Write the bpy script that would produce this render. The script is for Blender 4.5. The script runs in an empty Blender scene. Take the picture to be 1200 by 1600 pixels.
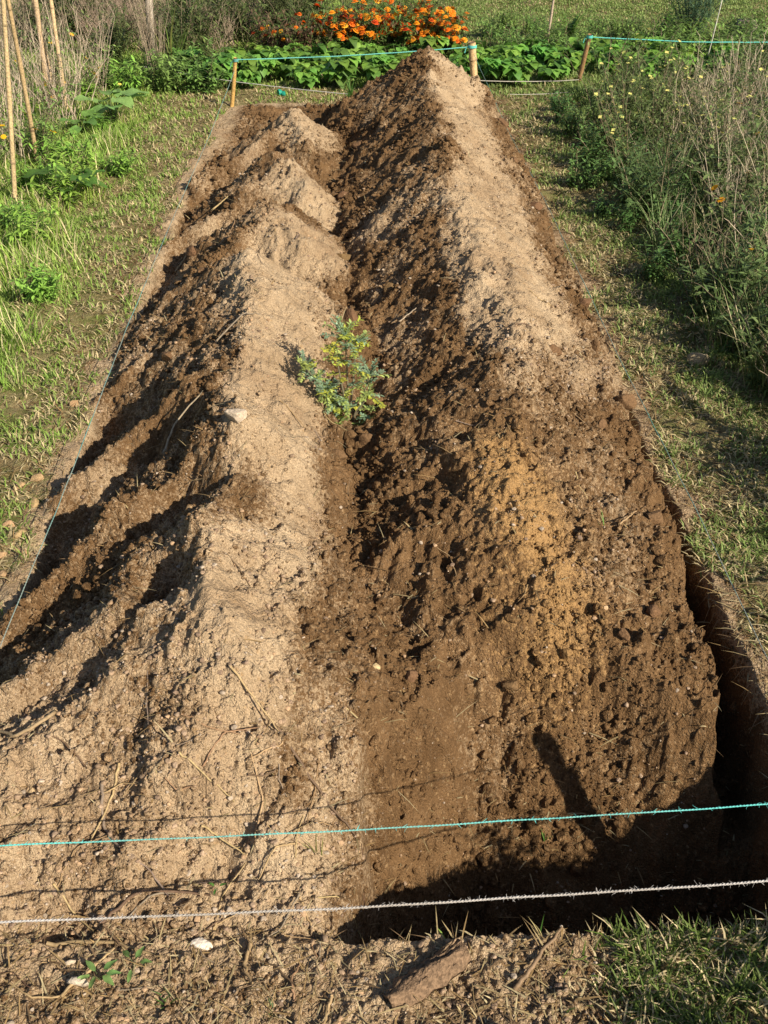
import bpy, math, random
import numpy as np
from mathutils import Vector, Matrix
R = math.radians
SC = bpy.context.scene
rng = np.random.default_rng(7)
random.seed(7)

# ------------------------------------------------------------------ camera
cam = bpy.data.cameras.new('camera')
camo = bpy.data.objects.new('camera', cam)
SC.collection.objects.link(camo)
cam.sensor_fit = 'VERTICAL'; cam.sensor_height = 36.0; cam.lens = 35.01
cam.clip_start = 0.02; cam.clip_end = 400
camo.location = (0, 0, 1.6)
camo.rotation_euler = (R(90 - 35.916), 0, R(-1.67))
SC.camera = camo

# ------------------------------------------------------------------ light
SUN_EL, SUN_AZ = 33.5, 134.0           # azimuth clockwise from +Y
sd = Vector((math.sin(R(SUN_AZ)) * math.cos(R(SUN_EL)), math.cos(R(SUN_AZ)) * math.cos(R(SUN_EL)), math.sin(R(SUN_EL))))
w = bpy.data.worlds.new('World'); SC.world = w; w.use_nodes = True
nt = w.node_tree; bg = nt.nodes['Background']
sky = nt.nodes.new('ShaderNodeTexSky'); sky.sky_type = 'NISHITA'; sky.sun_disc = False
sky.sun_elevation = R(SUN_EL); sky.sun_rotation = R(SUN_AZ)
nt.links.new(sky.outputs[0], bg.inputs[0]); bg.inputs[1].default_value = 0.065
sl = bpy.data.lights.new('sun', 'SUN'); sl.energy = 5.0; sl.angle = R(0.53); sl.color = (1.0, 0.905, 0.74)
so = bpy.data.objects.new('sun', sl); SC.collection.objects.link(so)
so.rotation_euler = (-sd).to_track_quat('-Z', 'Y').to_euler(); so.location = (6, -6, 8)
SC.view_settings.view_transform = 'Standard'; SC.view_settings.look = 'None'
SC.view_settings.gamma = 1.0; SC.view_settings.exposure = 0.60
SC.cycles.max_bounces = 5; SC.cycles.diffuse_bounces = 3; SC.cycles.transmission_bounces = 3

# ------------------------------------------------------------------ noise
_p = np.random.default_rng(3).permutation(256)
_p = np.concatenate([_p, _p, _p])
_ga = np.random.default_rng(4).uniform(0, 2 * np.pi, 256)
_gx, _gy = np.cos(_ga), np.sin(_ga)
def perlin(x, y, s=0):
    x = np.asarray(x, float) + s * 17.37; y = np.asarray(y, float) + s * 5.91
    xi = np.floor(x).astype(int); yi = np.floor(y).astype(int)
    xf = x - xi; yf = y - yi; xi &= 255; yi &= 255
    u = xf * xf * xf * (xf * (xf * 6 - 15) + 10); v = yf * yf * yf * (yf * (yf * 6 - 15) + 10)
    def g(i, j, dx, dy):
        h = _p[_p[(xi + i) & 255] + ((yi + j) & 255)]
        return _gx[h] * dx + _gy[h] * dy
    a = g(0, 0, xf, yf); b = g(1, 0, xf - 1, yf); c = g(0, 1, xf, yf - 1); d = g(1, 1, xf - 1, yf - 1)
    return (a + u * (b - a)) * (1 - v) + (c + u * (d - c)) * v
def fbm(x, y, f, o=3, s=0):
    r = 0; a = 1.0
    for k in range(o):
        r = r + a * perlin(x * f, y * f, s + k); f *= 2.03; a *= 0.5
    return r * 1.4
def ss(a, b, x):
    t = np.clip((x - a) / (b - a), 0, 1); return t * t * (3 - 2 * t)
def smax(a, b, k=0.02):
    h = np.clip(0.5 + 0.5 * (a - b) / k, 0, 1)
    return b + (a - b) * h + k * h * (1 - h)

# ------------------------------------------------------------------ terrain shape
# ridge segments: x0,y0,z0, x1,y1,z1, slope, tip rounding
LEFT = [
 (-.40,5.75,.10, -.33,5.45,.24, .80,.03), (-.33,5.45,.26, -.25,5.15,.19, .75,.04), (-.33,5.4,.23, -.75,4.95,.05, .85,.03),
 (-.36,4.62,.27, -.22,4.40,.20, .80,.04), (-.31,4.55,.25, -.80,4.15,.02, .9,.02), (-.32,5.2,.10, -.30,4.4,.10, .7,.04),
 (-.34,3.88,.31, -.18,3.66,.22, .85,.04), (-.33,3.80,.28, -.80,3.40,.03, .95,.02), (-.33,4.2,.12, -.30,3.6,.14, .7,.04),
 (-.40,3.32,.30, -.32,3.0,.34, .72,.05), (-.36,3.2,.32, -.83,2.82,.03, .95,.02), (-.32,3.05,.33, -.33,2.4,.28, .78,.04),
 (-.34,2.62,.30, -.82,2.25,.03, .95,.02),
 (-.34,2.34,.32, -.31,2.17,.375, .90,.02), (-.31,2.15,.34, -.27,2.02,.26, .85,.03), (-.33,2.22,.34, -.86,1.72,.02, .98,.015),
 (-.29,2.1,.25, -.33,1.7,.33, .85,.03), (-.33,1.72,.34, -.32,1.48,.31, .82,.03), (-.34,1.70,.33, -.88,1.30,.06, .88,.02),
 (-.34,1.86,.22, -.60,1.66,.10, .92,.015),
 (-.32,1.48,.31, -.40,1.12,.07, .62,.05), (-.45,1.42,.22, -.85,1.10,.06, .55,.05), (-.30,1.38,.19, -.15,1.12,.02, .60,.05),
]
RIGHT = [
 (.42,6.12,.40, .40,5.92,.46, .86,.015), (.40,5.92,.45, .40,5.45,.36, .92,.03), (.40,5.5,.36, .40,4.75,.37, .85,.03),
 (.40,5.1,.36, -.02,4.72,.02, 1.0,.02), (.40,4.75,.37, .37,3.9,.34, .82,.03), (.38,4.35,.33, -.04,3.92,.03, 1.0,.02),
 (.37,3.9,.33, .42,3.25,.31, .80,.05), (.40,3.55,.29, -.0,3.30,.03, .85,.03), (.42,3.25,.31, .46,2.75,.27, .72,.05),
 (.44,2.95,.28, .05,2.72,.03, .9,.02), (.46,2.75,.26, .36,2.30,.27, .70,.05), (.38,2.42,.27, .02,2.22,.02, 1.0,.015),
 (.36,2.30,.27, .36,1.92,.21, .66,.05), (.36,2.1,.22, -.04,1.95,.0, .85,.03), (.36,1.92,.21, .43,1.60,.10, .52,.08),
 (.43,1.60,.11, .42,1.25,-.05, .40,.08), (.12,1.55,.02, .14,1.2,-.09, .45,.05), (.62,1.95,.02, .72,1.46,-.03, .45,.08), (.40,5.7,.40, .05,5.3,.05, .95,.02),
]
LEFT = [t[:6] + (t[6] * (.97 if t[6] < .87 else 1.08), t[7] * .5) for t in LEFT]
RIGHT = [t[:6] + (t[6] * .80, t[7]) for t in RIGHT]
def segs(x, y, S, slope_add=0):
    out = np.full(x.shape, -9.0)
    for x0, y0, z0, x1, y1, z1, sl_, rd in S:
        dx, dy = x1 - x0, y1 - y0; L2 = dx * dx + dy * dy
        t = np.clip(((x - x0) * dx + (y - y0) * dy) / L2, 0, 1)
        d = np.sqrt((x - x0 - t * dx) ** 2 + (y - y0 - t * dy) ** 2 + rd * rd) - rd
        out = smax(out, z0 + (z1 - z0) * t - sl_ * d, 0.012)
    return out
YF = 6.62
def terrain(x, y):
    """z, kind (0 ground, 1 left heap, 2 right heap), inside, dry, ochre, rough"""
    # warp the coordinates a little so that crests and flanks wander
    wx = x + 0.045 * perlin(x * 3.1, y * 3.1, 11) + 0.020 * perlin(x * 9, y * 9, 12)
    wy = y + 0.055 * perlin(x * 2.7, y * 2.7, 13) + 0.022 * perlin(x * 9, y * 9, 14)
    n1 = fbm(x, y, 1.4, 3, 1)
    ground = 0.020 * n1 + 0.010 * fbm(x, y, 9, 3, 2)
    ground = ground * ss(-2, .7, y) + np.where(y > 8.6, 0.05 * fbm(x, y, .3, 2, 5), 0)
    xl = -.835 + .08 * ss(5.2, 6.4, y) + .030 * perlin(y * 3, y * 0 + 1.3, 21) + .018 * perlin(y * 14, y * 0 + 4.3, 22)
    xr = .872 + .022 * perlin(y * 3.5, y * 0 + 7.7, 23) + .016 * perlin(y * 16, y * 0 + 2.1, 24)
    yn = .962 + .025 * perlin(x * 4, x * 0 + 3.3, 25) + .014 * perlin(x * 18, x * 0 + 1.1, 26)
    d = np.minimum(np.minimum(x - xl, xr - x), np.minimum(y - yn, YF + .12 * perlin(x * 3, x * 0, 27) + .05 * perlin(x * 11, x * 0, 28) - y))
    wall = ss(-.004, .030 + .12 * ss(5.2, 6.2, y), d)
    fl = -.05 * ss(6.4, 5.6, y) - .5 * ss(.06, -.10, y - 1.09 - 1.05 * np.clip(x, -.2, .25)) * ss(-.03, .03, x) - .05 * ss(.55, .80, x) * ss(6.2, 5.2, y) 
    hl = segs(wx, wy, LEFT); hr = segs(wx, wy, RIGHT)
    hmask = ss(-.12, .05, np.maximum(hl, hr))
    lumps = fbm(x, y, 5, 2, 31) * .028 + fbm(x, y, 15, 3, 33) * .015
    bed = smax(smax(hl, hr, .02), fl, .03)
    valley = ss(.10, .0, bed)
    # facing: flank of each heap turned to +x is finer, the other flank is coarse
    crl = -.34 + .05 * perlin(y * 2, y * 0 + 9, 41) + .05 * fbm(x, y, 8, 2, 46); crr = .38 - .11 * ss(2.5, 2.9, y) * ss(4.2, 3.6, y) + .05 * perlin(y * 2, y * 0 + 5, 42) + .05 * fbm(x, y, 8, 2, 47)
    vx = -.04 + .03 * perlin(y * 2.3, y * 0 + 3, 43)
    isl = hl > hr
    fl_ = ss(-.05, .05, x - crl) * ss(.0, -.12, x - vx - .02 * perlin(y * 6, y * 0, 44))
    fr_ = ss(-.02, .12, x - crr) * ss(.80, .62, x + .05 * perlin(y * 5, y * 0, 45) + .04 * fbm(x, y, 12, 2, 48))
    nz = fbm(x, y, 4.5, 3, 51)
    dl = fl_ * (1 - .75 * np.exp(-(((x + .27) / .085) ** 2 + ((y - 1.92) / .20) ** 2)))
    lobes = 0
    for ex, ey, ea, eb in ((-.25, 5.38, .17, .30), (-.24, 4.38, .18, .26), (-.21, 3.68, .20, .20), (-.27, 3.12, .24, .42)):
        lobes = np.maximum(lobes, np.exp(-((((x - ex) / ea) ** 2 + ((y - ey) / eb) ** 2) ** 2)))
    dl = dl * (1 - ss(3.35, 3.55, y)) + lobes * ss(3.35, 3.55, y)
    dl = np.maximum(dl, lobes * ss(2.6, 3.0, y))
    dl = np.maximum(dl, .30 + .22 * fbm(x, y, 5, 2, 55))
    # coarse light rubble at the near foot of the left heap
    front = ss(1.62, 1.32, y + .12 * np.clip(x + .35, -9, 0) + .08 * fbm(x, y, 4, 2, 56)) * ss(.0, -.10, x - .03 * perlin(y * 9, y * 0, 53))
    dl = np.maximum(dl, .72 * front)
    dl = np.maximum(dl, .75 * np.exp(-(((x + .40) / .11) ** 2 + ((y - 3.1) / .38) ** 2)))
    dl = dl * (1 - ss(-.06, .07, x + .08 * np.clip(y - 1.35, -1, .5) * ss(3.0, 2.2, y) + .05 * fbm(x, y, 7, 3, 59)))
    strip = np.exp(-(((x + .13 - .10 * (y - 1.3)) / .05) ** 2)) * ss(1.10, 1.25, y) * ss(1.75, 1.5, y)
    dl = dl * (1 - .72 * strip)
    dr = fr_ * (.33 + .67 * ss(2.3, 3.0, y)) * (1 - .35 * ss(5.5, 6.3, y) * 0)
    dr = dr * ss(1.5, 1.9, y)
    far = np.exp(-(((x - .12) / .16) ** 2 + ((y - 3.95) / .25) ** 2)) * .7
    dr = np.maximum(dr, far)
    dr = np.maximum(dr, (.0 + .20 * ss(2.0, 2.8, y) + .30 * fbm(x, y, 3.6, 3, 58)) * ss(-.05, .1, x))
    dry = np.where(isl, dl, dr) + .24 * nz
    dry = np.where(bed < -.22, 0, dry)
    ochre = 1.0 * np.exp(-(((x - .41 + .15 * (y - 1.9)) / .125) ** 2 + ((y - 2.0) / .22) ** 2)) \
        + .9 * np.exp(-(((x - .42) / .12) ** 2 + ((y - 1.66) / .14) ** 2))
    ochre = ochre + .35 * nz * ss(.2, .5, ochre)
    rough = 1 - .68 * np.clip(dry, 0, 1) - .1 * np.clip(ochre, 0, 1)
    rough = np.where(isl, np.maximum(rough, .75 * front), rough)
    rough = np.clip(rough + .25 * fbm(x, y, 3.2, 2, 57), .34 + .26 * ss(3.3, 3.6, y) * (x < 0), 1)
    rough = np.maximum(rough, .95 * ss(-.03, .03, x + .03 * nz) * ss(.28, .18, x) * ss(1.75, 1.6, y))
    bed = bed + .014 * fbm(x, y, 9, 3, 37) + .010 * (.35 - np.abs(fbm(x, y, 13, 2, 38))) + .006 * (.3 - np.abs(fbm(x, y, 31, 2, 39))) - .12 * np.exp(-(((x + .43) / .06) ** 2 + ((y - 1.66) / .08) ** 2)) - .05 * np.exp(-(((x + .45) / .05) ** 2 + ((y - 2.02) / .08) ** 2)) - .05 * np.exp(-(((x - .22) / .12) ** 2 + ((y - 2.28) / .05) ** 2)) - .05 * np.exp(-(((x - .18) / .12) ** 2 + ((y - 2.10) / .035) ** 2))
    bed = bed + lumps * (.35 + .65 * rough) + .0055 * rough * fbm(x, y, 50, 3, 35)
    yc = 1.09 + 1.05 * np.clip(x, -.2, .25) + .10 * np.clip(x - .25, 0, .25) - .26 * np.clip(x - .5, 0, .4) + .05 * perlin(x * 5, x * 0, 61) + .02 * perlin(x * 17, x * 0, 63)
    cut = np.maximum(-.56, -.33 + (y - yc) * (1.5 + .6 * ss(.4, .8, x))) + 6 * np.maximum(0, .01 + .03 * perlin(y * 9, y * 0, 62) - x)
    bed = -smax(-bed, -cut - lumps * .5 * ss(0, .06, x), .02)
    bed = bed + (.016 * fbm(x, y, 14, 3, 36) + .010 * (.3 - np.abs(fbm(x, y, 30, 2, 68)))) * ss(-.05, .03, x) * ss(1.8, 1.5, y)
    spill = np.where((x < .1), hl + lumps * .6, -9)
    out = smax(ground, spill, .03)
    gw = (.010 + .022 * ss(4.2, 2.4, y) + .042 * ss(2.0, 1.45, y)) * (1 + .9 * perlin(y * 5, y * 0 + 3, 64)) + .022 * perlin(y * 13, y * 0 + 3, 65) + .012 * fbm(x, y, 22, 3, 66)
    gut = -.10 - .20 * ss(2.4, 1.5, y) + 8 * np.maximum(0, xr - gw - x) + .9 * ss(4.0, 4.7, y) + .16 * ss(-.05, .35, perlin(y * 2.6, y * 0 + 8, 67)) * ss(1.7, 2.2, y) + lumps
    bed = np.minimum(bed, gut)
    z = out * (1 - wall) + bed * wall
    spilled = (spill > ground + .006) & (wall < .5)
    kind = np.where(wall > .5, np.where(isl, 1, 2), np.where(spilled, 1, 0))
    # deep part of the trench and its floor belong to the ground
    kind = np.where((z < -.36), 0, kind)
    # bare, trodden soil around the bed
    inside = np.clip(np.maximum(wall, ss(.0, .02, spill - ground)), 0, 1)
    e = -d + .09 * nz
    bare = ss(.10, .0, e)
    nearbare = ss(1.02, .94, y) * ss(.55, .25, x + .04 * nz) * ss(-1.2, -.8, x)
    bare = np.maximum(bare, nearbare)
    leftpath = ss(1.25, .95, -x + .25 * nz) * ss(0, -.1, x) * (y < 7)
    rightpath = ss(1.30, 1.0, x + .25 * nz) * ss(0, .1, x) * (y < 6.7)
    wear = np.clip(np.maximum(leftpath, rightpath) * .62 + .45 * fbm(x, y, 2.5, 3, 71), 0, 1)
    turf = np.clip(1 - np.maximum(bare, wear * .55), 0, 1) * (1 - inside)
    dryg = np.clip(.62 + .25 * nz, 0, 1)
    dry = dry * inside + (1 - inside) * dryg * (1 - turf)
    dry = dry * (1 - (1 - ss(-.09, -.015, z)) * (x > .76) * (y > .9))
    # crumbled pale rim along the edges
    rim = ss(.09, .02, np.abs(d + .02)) * (1 - inside) * (x < 0)
    dry = np.maximum(dry, rim * .9)
    rough = np.where(inside > .5, rough * (1 - .30 * ss(0, .08, x) * ss(.42, .30, x) * ss(2.0, 2.6, y)), .25 + .3 * nearbare)
    return z, kind, inside, np.clip(dry, 0, 1), np.clip(ochre * inside, 0, 1), rough, turf, wear
def H(x, y):
    return terrain(np.atleast_1d(np.asarray(x, float)), np.atleast_1d(np.asarray(y, float)))[0]
def Hs(x, y): return float(H(x, y)[0])

# grid: fan shaped, fine where the bed is, coarse out to the horizon
NU = 1060
u_in = np.linspace(-1, 1, NU)
ext = 1 + np.cumsum(0.004 * 1.16 ** np.arange(46))
ug = np.concatenate([-ext[::-1], u_in, ext])
ys = [.60]
while ys[-1] < 6.95: ys.append(ys[-1] + .0021 + .00105 * max(0, ys[-1] - .8))
st = .009
while ys[-1] < 130: ys.append(ys[-1] + st); st *= 1.035 if ys[-1] < 11 and st < .05 else (1.0 if ys[-1] < 11 else 1.2)
yb = []; st = .004; yy = .60
while yy > -60: yy -= st; yb.append(yy); st *= 1.14
yg = np.array(yb[::-1] + ys)
Wy = .92 + .385 * np.clip(yg - .6, 0, 1e9)
GX = Wy[:, None] * ug[None, :]; GY = np.repeat(yg[:, None], len(ug), 1)
Z, K, INS, DRY, OCH, RGH, TURF, WEAR = terrain(GX, GY)
print('grid', Z.shape)

def stamp(cx, cy, r, hgt, seed, dz=None, col=None):
    """press a lump of soil into the height field"""
    j = np.searchsorted(yg, [cy - r, cy + r]); 
    if j[1] - j[0] < 2: return
    W = .92 + .385 * max(0, cy - .6)
    i = np.searchsorted(ug, [(cx - r) / W - .002, (cx + r) / W + .002])
    sl_ = (slice(j[0], j[1]), slice(i[0], i[1]))
    X = GX[sl_] - cx; Y = GY[sl_] - cy
    if X.size < 4: return
    c, s = math.cos(seed), math.sin(seed)
    A = (X * c + Y * s); B = (-X * s + Y * c) * (1.0 + .5 * abs(math.sin(seed * 7)))
    q = (A * A + B * B) / (r * r)
    q = q * (1 + .35 * np.sin(A / r * 3.1 + seed * 5) * np.cos(B / r * 3.7 + seed * 3))
    b = np.sqrt(np.clip(1 - q, 0, 1)) * hgt
    Z[sl_] += b
rs = np.random.default_rng(11)
def scatter_bed(n):
    y = .75 + (YF - .75) * rs.random(n) ** 1.5
    x = rs.uniform(-.95, .95, n)
    return x, y
x_, y_ = scatter_bed(120000)
t_ = terrain(x_, y_)
acc = rs.random(120000) < np.where(t_[2] > .5, .15 + .85 * t_[5] ** 1.5, .10 + .5 * (t_[5] > .4))
r_ = .0030 * rs.random(120000) ** -.40; r_ = np.clip(r_, .003, .008 + .014 * t_[5] ** 2) * (1 + .09 * y_)
for k in np.nonzero(acc)[0]:
    stamp(x_[k], y_[k], r_[k], r_[k] * rs.uniform(.30, .70), rs.uniform(0, 6.28))
# a few pits where clods came away
for k in range(420):
    x0, y0 = scatter_bed(1); t0 = terrain(x0, y0)
    if t0[2][0] > .5 and t0[5][0] > .5: stamp(x0[0], y0[0], rs.uniform(.010, .03), -rs.uniform(.008, .022), rs.uniform(0, 6.28))

# ------------------------------------------------------------------ object helpers
def rv(a, b): return random.uniform(a, b)
def link(o): SC.collection.objects.link(o); return o
def np_mesh(name, V, F4=None, F3=None, attrs=None, cols=None, smooth=True):
    me = bpy.data.meshes.new(name)
    V = np.asarray(V, np.float32); n4 = 0 if F4 is None else len(F4); n3 = 0 if F3 is None else len(F3)
    me.vertices.add(len(V)); me.vertices.foreach_set('co', V.ravel())
    li = []; 
    if n4: li.append(np.asarray(F4, np.int32).ravel())
    if n3: li.append(np.asarray(F3, np.int32).ravel())
    li = np.concatenate(li); me.loops.add(len(li)); me.loops.foreach_set('vertex_index', li)
    me.polygons.add(n4 + n3)
    st = np.concatenate([np.arange(n4) * 4, n4 * 4 + np.arange(n3) * 3]).astype(np.int32)
    me.polygons.foreach_set('loop_start', st)
    me.polygons.foreach_set('use_smooth', np.full(n4 + n3, smooth))
    for k, v in (attrs or {}).items():
        a = me.attributes.new(k, 'FLOAT', 'POINT'); a.data.foreach_set('value', np.asarray(v, np.float32).ravel())
    if cols is not None:
        a = me.attributes.new('Col', 'FLOAT_COLOR', 'POINT')
        c = np.ones((len(V), 4), np.float32); c[:, :3] = cols; a.data.foreach_set('color', c.ravel())
    me.update(calc_edges=True); me.validate()
    return me
def obj(name, me, mat, parent=None, label=None, cat=None, group=None, kind=None, loc=None):
    o = link(bpy.data.objects.new(name, me))
    if me is not None and mat is not None and not me.materials: me.materials.append(mat)
    if parent: o.parent = parent
    if loc is not None: o.location = loc
    if label: o['label'] = label
    if cat: o['category'] = cat
    if group: o['group'] = group
    if kind: o['kind'] = kind
    return o
def copy_tree(o, parent=None):
    c = o.copy(); SC.collection.objects.link(c); c.parent = parent
    for ch in list(o.children): copy_tree(ch, c)
    return c

class MB:
    """collects coloured polygons into one mesh"""
    def __init__(s): s.v = []; s.f4 = []; s.f3 = []; s.c = []; s.n = 0
    def add(s, V, f4=(), f3=(), col=(.1, .1, .1)):
        V = np.asarray(V, float).reshape(-1, 3)
        s.v.append(V); col = np.asarray(col, float)
        s.c.append(np.broadcast_to(col, (len(V), 3)).copy() if col.ndim == 1 else col)
        if len(f4): s.f4.append(np.asarray(f4) + s.n)
        if len(f3): s.f3.append(np.asarray(f3) + s.n)
        s.n += len(V)
    def tube(s, P, r, col, sides=5, cap=True):
        P = np.asarray(P, float); n = len(P); r = np.broadcast_to(np.asarray(r, float), (n,))
        T = np.gradient(P, axis=0); T /= np.linalg.norm(T, axis=1)[:, None] + 1e-9
        up = np.array([0, 0, 1.]) if abs(T[0, 2]) < .9 else np.array([1., 0, 0])
        A = np.cross(T, up); A /= np.linalg.norm(A, axis=1)[:, None] + 1e-9; B = np.cross(T, A)
        a = np.arange(sides) * 2 * np.pi / sides
        V = P[:, None] + r[:, None, None] * (np.cos(a)[None, :, None] * A[:, None] + np.sin(a)[None, :, None] * B[:, None])
        V = V.reshape(-1, 3); i = np.arange(n - 1)[:, None] * sides; j = np.arange(sides)[None]; j2 = (j + 1) % sides
        F = np.stack([i + j, i + j2, i + sides + j2, i + sides + j], -1).reshape(-1, 4)
        f3 = []
        if cap:
            V = np.vstack([V, P[0], P[-1]]); m = n * sides
            f3 = [(m, k, (k + 1) % sides) for k in range(sides)] + [(m + 1, (n - 1) * sides + (k + 1) % sides, (n - 1) * sides + k) for k in range(sides)]
        c = np.asarray(col, float)
        if c.ndim == 2:
            c = np.repeat(c, sides, 0)
            if cap: c = np.vstack([c, c[:1], c[-1:]])
        s.add(V, F, f3, c)
    def leaf(s, p, d, L, W, col, up=(0, 0, 1), droop=.25, fold=.2):
        """an oval leaf with a midrib, four cross-sections"""
        p = np.asarray(p, float); d = np.asarray(d, float); d = d / (np.linalg.norm(d) + 1e-9)
        sd_ = np.cross(d, up); sd_ = sd_ / (np.linalg.norm(sd_) + 1e-6); nr = np.cross(sd_, d)
        t = np.array([0, .3, .65, 1.0]); wd = np.array([.12, .95, .85, .0]) * W / 2
        mid = p + d * (t * L)[:, None] - nr * (droop * L * t ** 2)[:, None]
        lf = mid + sd_ * wd[:, None] + nr * (fold * wd)[:, None]; rt = mid - sd_ * wd[:, None] + nr * (fold * wd)[:, None]
        V = np.vstack([mid, lf[:3], rt[:3]])
        f4 = [(0, 4, 5, 1), (1, 5, 6, 2), (0, 1, 8, 7), (1, 2, 9, 8)]; f3 = [(2, 6, 3), (2, 3, 9)]
        c = np.broadcast_to(np.asarray(col, float), (len(V), 3)) * np.random.uniform(.88, 1.12)
        s.add(V, f4, f3, c)
    def mesh(s, name, smooth=True):
        return np_mesh(name, np.vstack(s.v), np.vstack(s.f4) if s.f4 else None, np.vstack(s.f3) if s.f3 else None, cols=np.vstack(s.c), smooth=smooth)
    def build(s, name, mat, parent=None, smooth=True, **k): return obj(name, s.mesh(name, smooth), mat, parent, **k)

# ------------------------------------------------------------------ materials
def nmat(name):
    m = bpy.data.materials.new(name); m.use_nodes = True; return m, m.node_tree, m.node_tree.nodes, m.node_tree.links, m.node_tree.nodes['Principled BSDF']
def soil_material():
    m, t, N, L, P = nmat('soil')
    def A(n): a = N.new('ShaderNodeAttribute'); a.attribute_name = n; return a.outputs['Fac']
    geo = N.new('ShaderNodeNewGeometry').outputs['Position']
    def noise(sc, det=3, ro=.6):
        n = N.new('ShaderNodeTexNoise'); n.inputs['Scale'].default_value = sc; n.inputs['Detail'].default_value = det
        n.inputs['Roughness'].default_value = ro; L.new(geo, n.inputs['Vector']); return n.outputs['Fac']
    def vor(sc, feat='F1'):
        n = N.new('ShaderNodeTexVoronoi'); n.inputs['Scale'].default_value = sc; L.new(geo, n.inputs['Vector']); return n
    def mth(op, a, b=None, c=None):
        n = N.new('ShaderNodeMath'); n.operation = op
        for i, v in enumerate((a, b, c)):
            if v is None: continue
            if isinstance(v, (int, float)): n.inputs[i].default_value = v
            else: L.new(v, n.inputs[i])
        return n.outputs[0]
    def mr(v, a, b, c, d):
        n = N.new('ShaderNodeMapRange'); L.new(v, n.inputs[0])
        for i, q in enumerate((a, b, c, d)): n.inputs[i + 1].default_value = q
        return n.outputs[0]
    def mix(f, a, b, bt='MIX'):
        n = N.new('ShaderNodeMix'); n.data_type = 'RGBA'; n.blend_type = bt
        if isinstance(f, (int, float)): n.inputs[0].default_value = f
        else: L.new(f, n.inputs[0])
        for i, q in ((6, a), (7, b)):
            if isinstance(q, tuple): n.inputs[i].default_value = (*q, 1)
            else: L.new(q, n.inputs[i])
        return n.outputs[2]
    nb = noise(9, 4); nm = noise(55, 4, .65); nf = noise(330, 3, .7); v1 = vor(170); v2 = vor(420)
    d = mth('ADD', A('dry'), mr(nm, .3, .7, -.22, .22)); d = mth('ADD', d, mr(nf, .3, .7, -.12, .12))
    sp = N.new('ShaderNodeSeparateColor'); L.new(v1.outputs['Color'], sp.inputs[0])
    gd = mr(sp.outputs[2], 0, 1, -.20, .20); d = mth('ADD', d, gd)
    dm = mr(d, .20, .70, 0, 1)
    nl = noise(2.6, 4, .6)
    dark = mix(mr(nb, .35, .65, 0, 1), DARK1, DARK2)
    dryc = mix(mr(nb, .35, .65, 0, 1), DRY1, DRY2)
    dryc = mix(mr(nl, .50, .68, 0, .55), dryc, (.30, .19, .105))
    c = mix(dm, dark, dryc)
    o = mth('ADD', mth('ADD', A('ochre'), mth('MULTIPLY', gd, 1.4)), mr(nm, .3, .7, -.45, .35)); c = mix(mr(o, .22, .85, 0, .95), c, OCHRE)
    tf = mth('ADD', A('turf'), mr(nm, .3, .7, -.3, .3)); c = mix(mr(tf, .3, .75, 0, 1), c, mix(mr(nb, .4, .6, 0, 1), TURF1, TURF2))
    # grains: pale and dark single grains
    sep = N.new('ShaderNodeSeparateColor'); L.new(v1.outputs['Color'], sep.inputs[0])
    sep2 = N.new('ShaderNodeSeparateColor'); L.new(v2.outputs['Color'], sep2.inputs[0])
    c = mix(mth('MULTIPLY', mr(sep.outputs[0], .90, .96, 0, .22), mr(A('turf'), 0, .5, 1, 0)), c, (.42, .30, .18))
    c = mix(mr(sep2.outputs[1], .0, 1.0, 0, .42), c, mix(1.0, c, (.35, .32, .30), 'MULTIPLY'))
    g = mr(nf, .25, .75, .72, 1.28)
    hs = N.new('ShaderNodeHueSaturation'); L.new(c, hs.inputs['Color']); L.new(g, hs.inputs['Value'])
    L.new(hs.outputs[0], P.inputs['Base Color'])
    P.inputs['Roughness'].default_value = .95; P.inputs['Specular IOR Level'].default_value = .12
    h = mth('ADD', mth('MULTIPLY', v1.outputs['Distance'], -.55), mth('MULTIPLY', v2.outputs['Distance'], -.3))
    h = mth('ADD', h, mth('MULTIPLY', nm, .9)); h = mth('ADD', h, mth('MULTIPLY', nf, .55))
    b = N.new('ShaderNodeBump'); b.inputs['Strength'].default_value = 1.0; b.inputs['Distance'].default_value = .008
    L.new(h, b.inputs['Height']); L.new(b.outputs[0], P.inputs['Normal'])
    return m
DARK1 = (.140, .078, .034); DARK2 = (.230, .134, .063)
DRY1 = (.45, .32, .195); DRY2 = (.60, .45, .29)
OCHRE = (.46, .275, .115)
TURF1 = (.16, .17, .05); TURF2 = (.32, .26, .13)
M_SOIL = soil_material()

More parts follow.
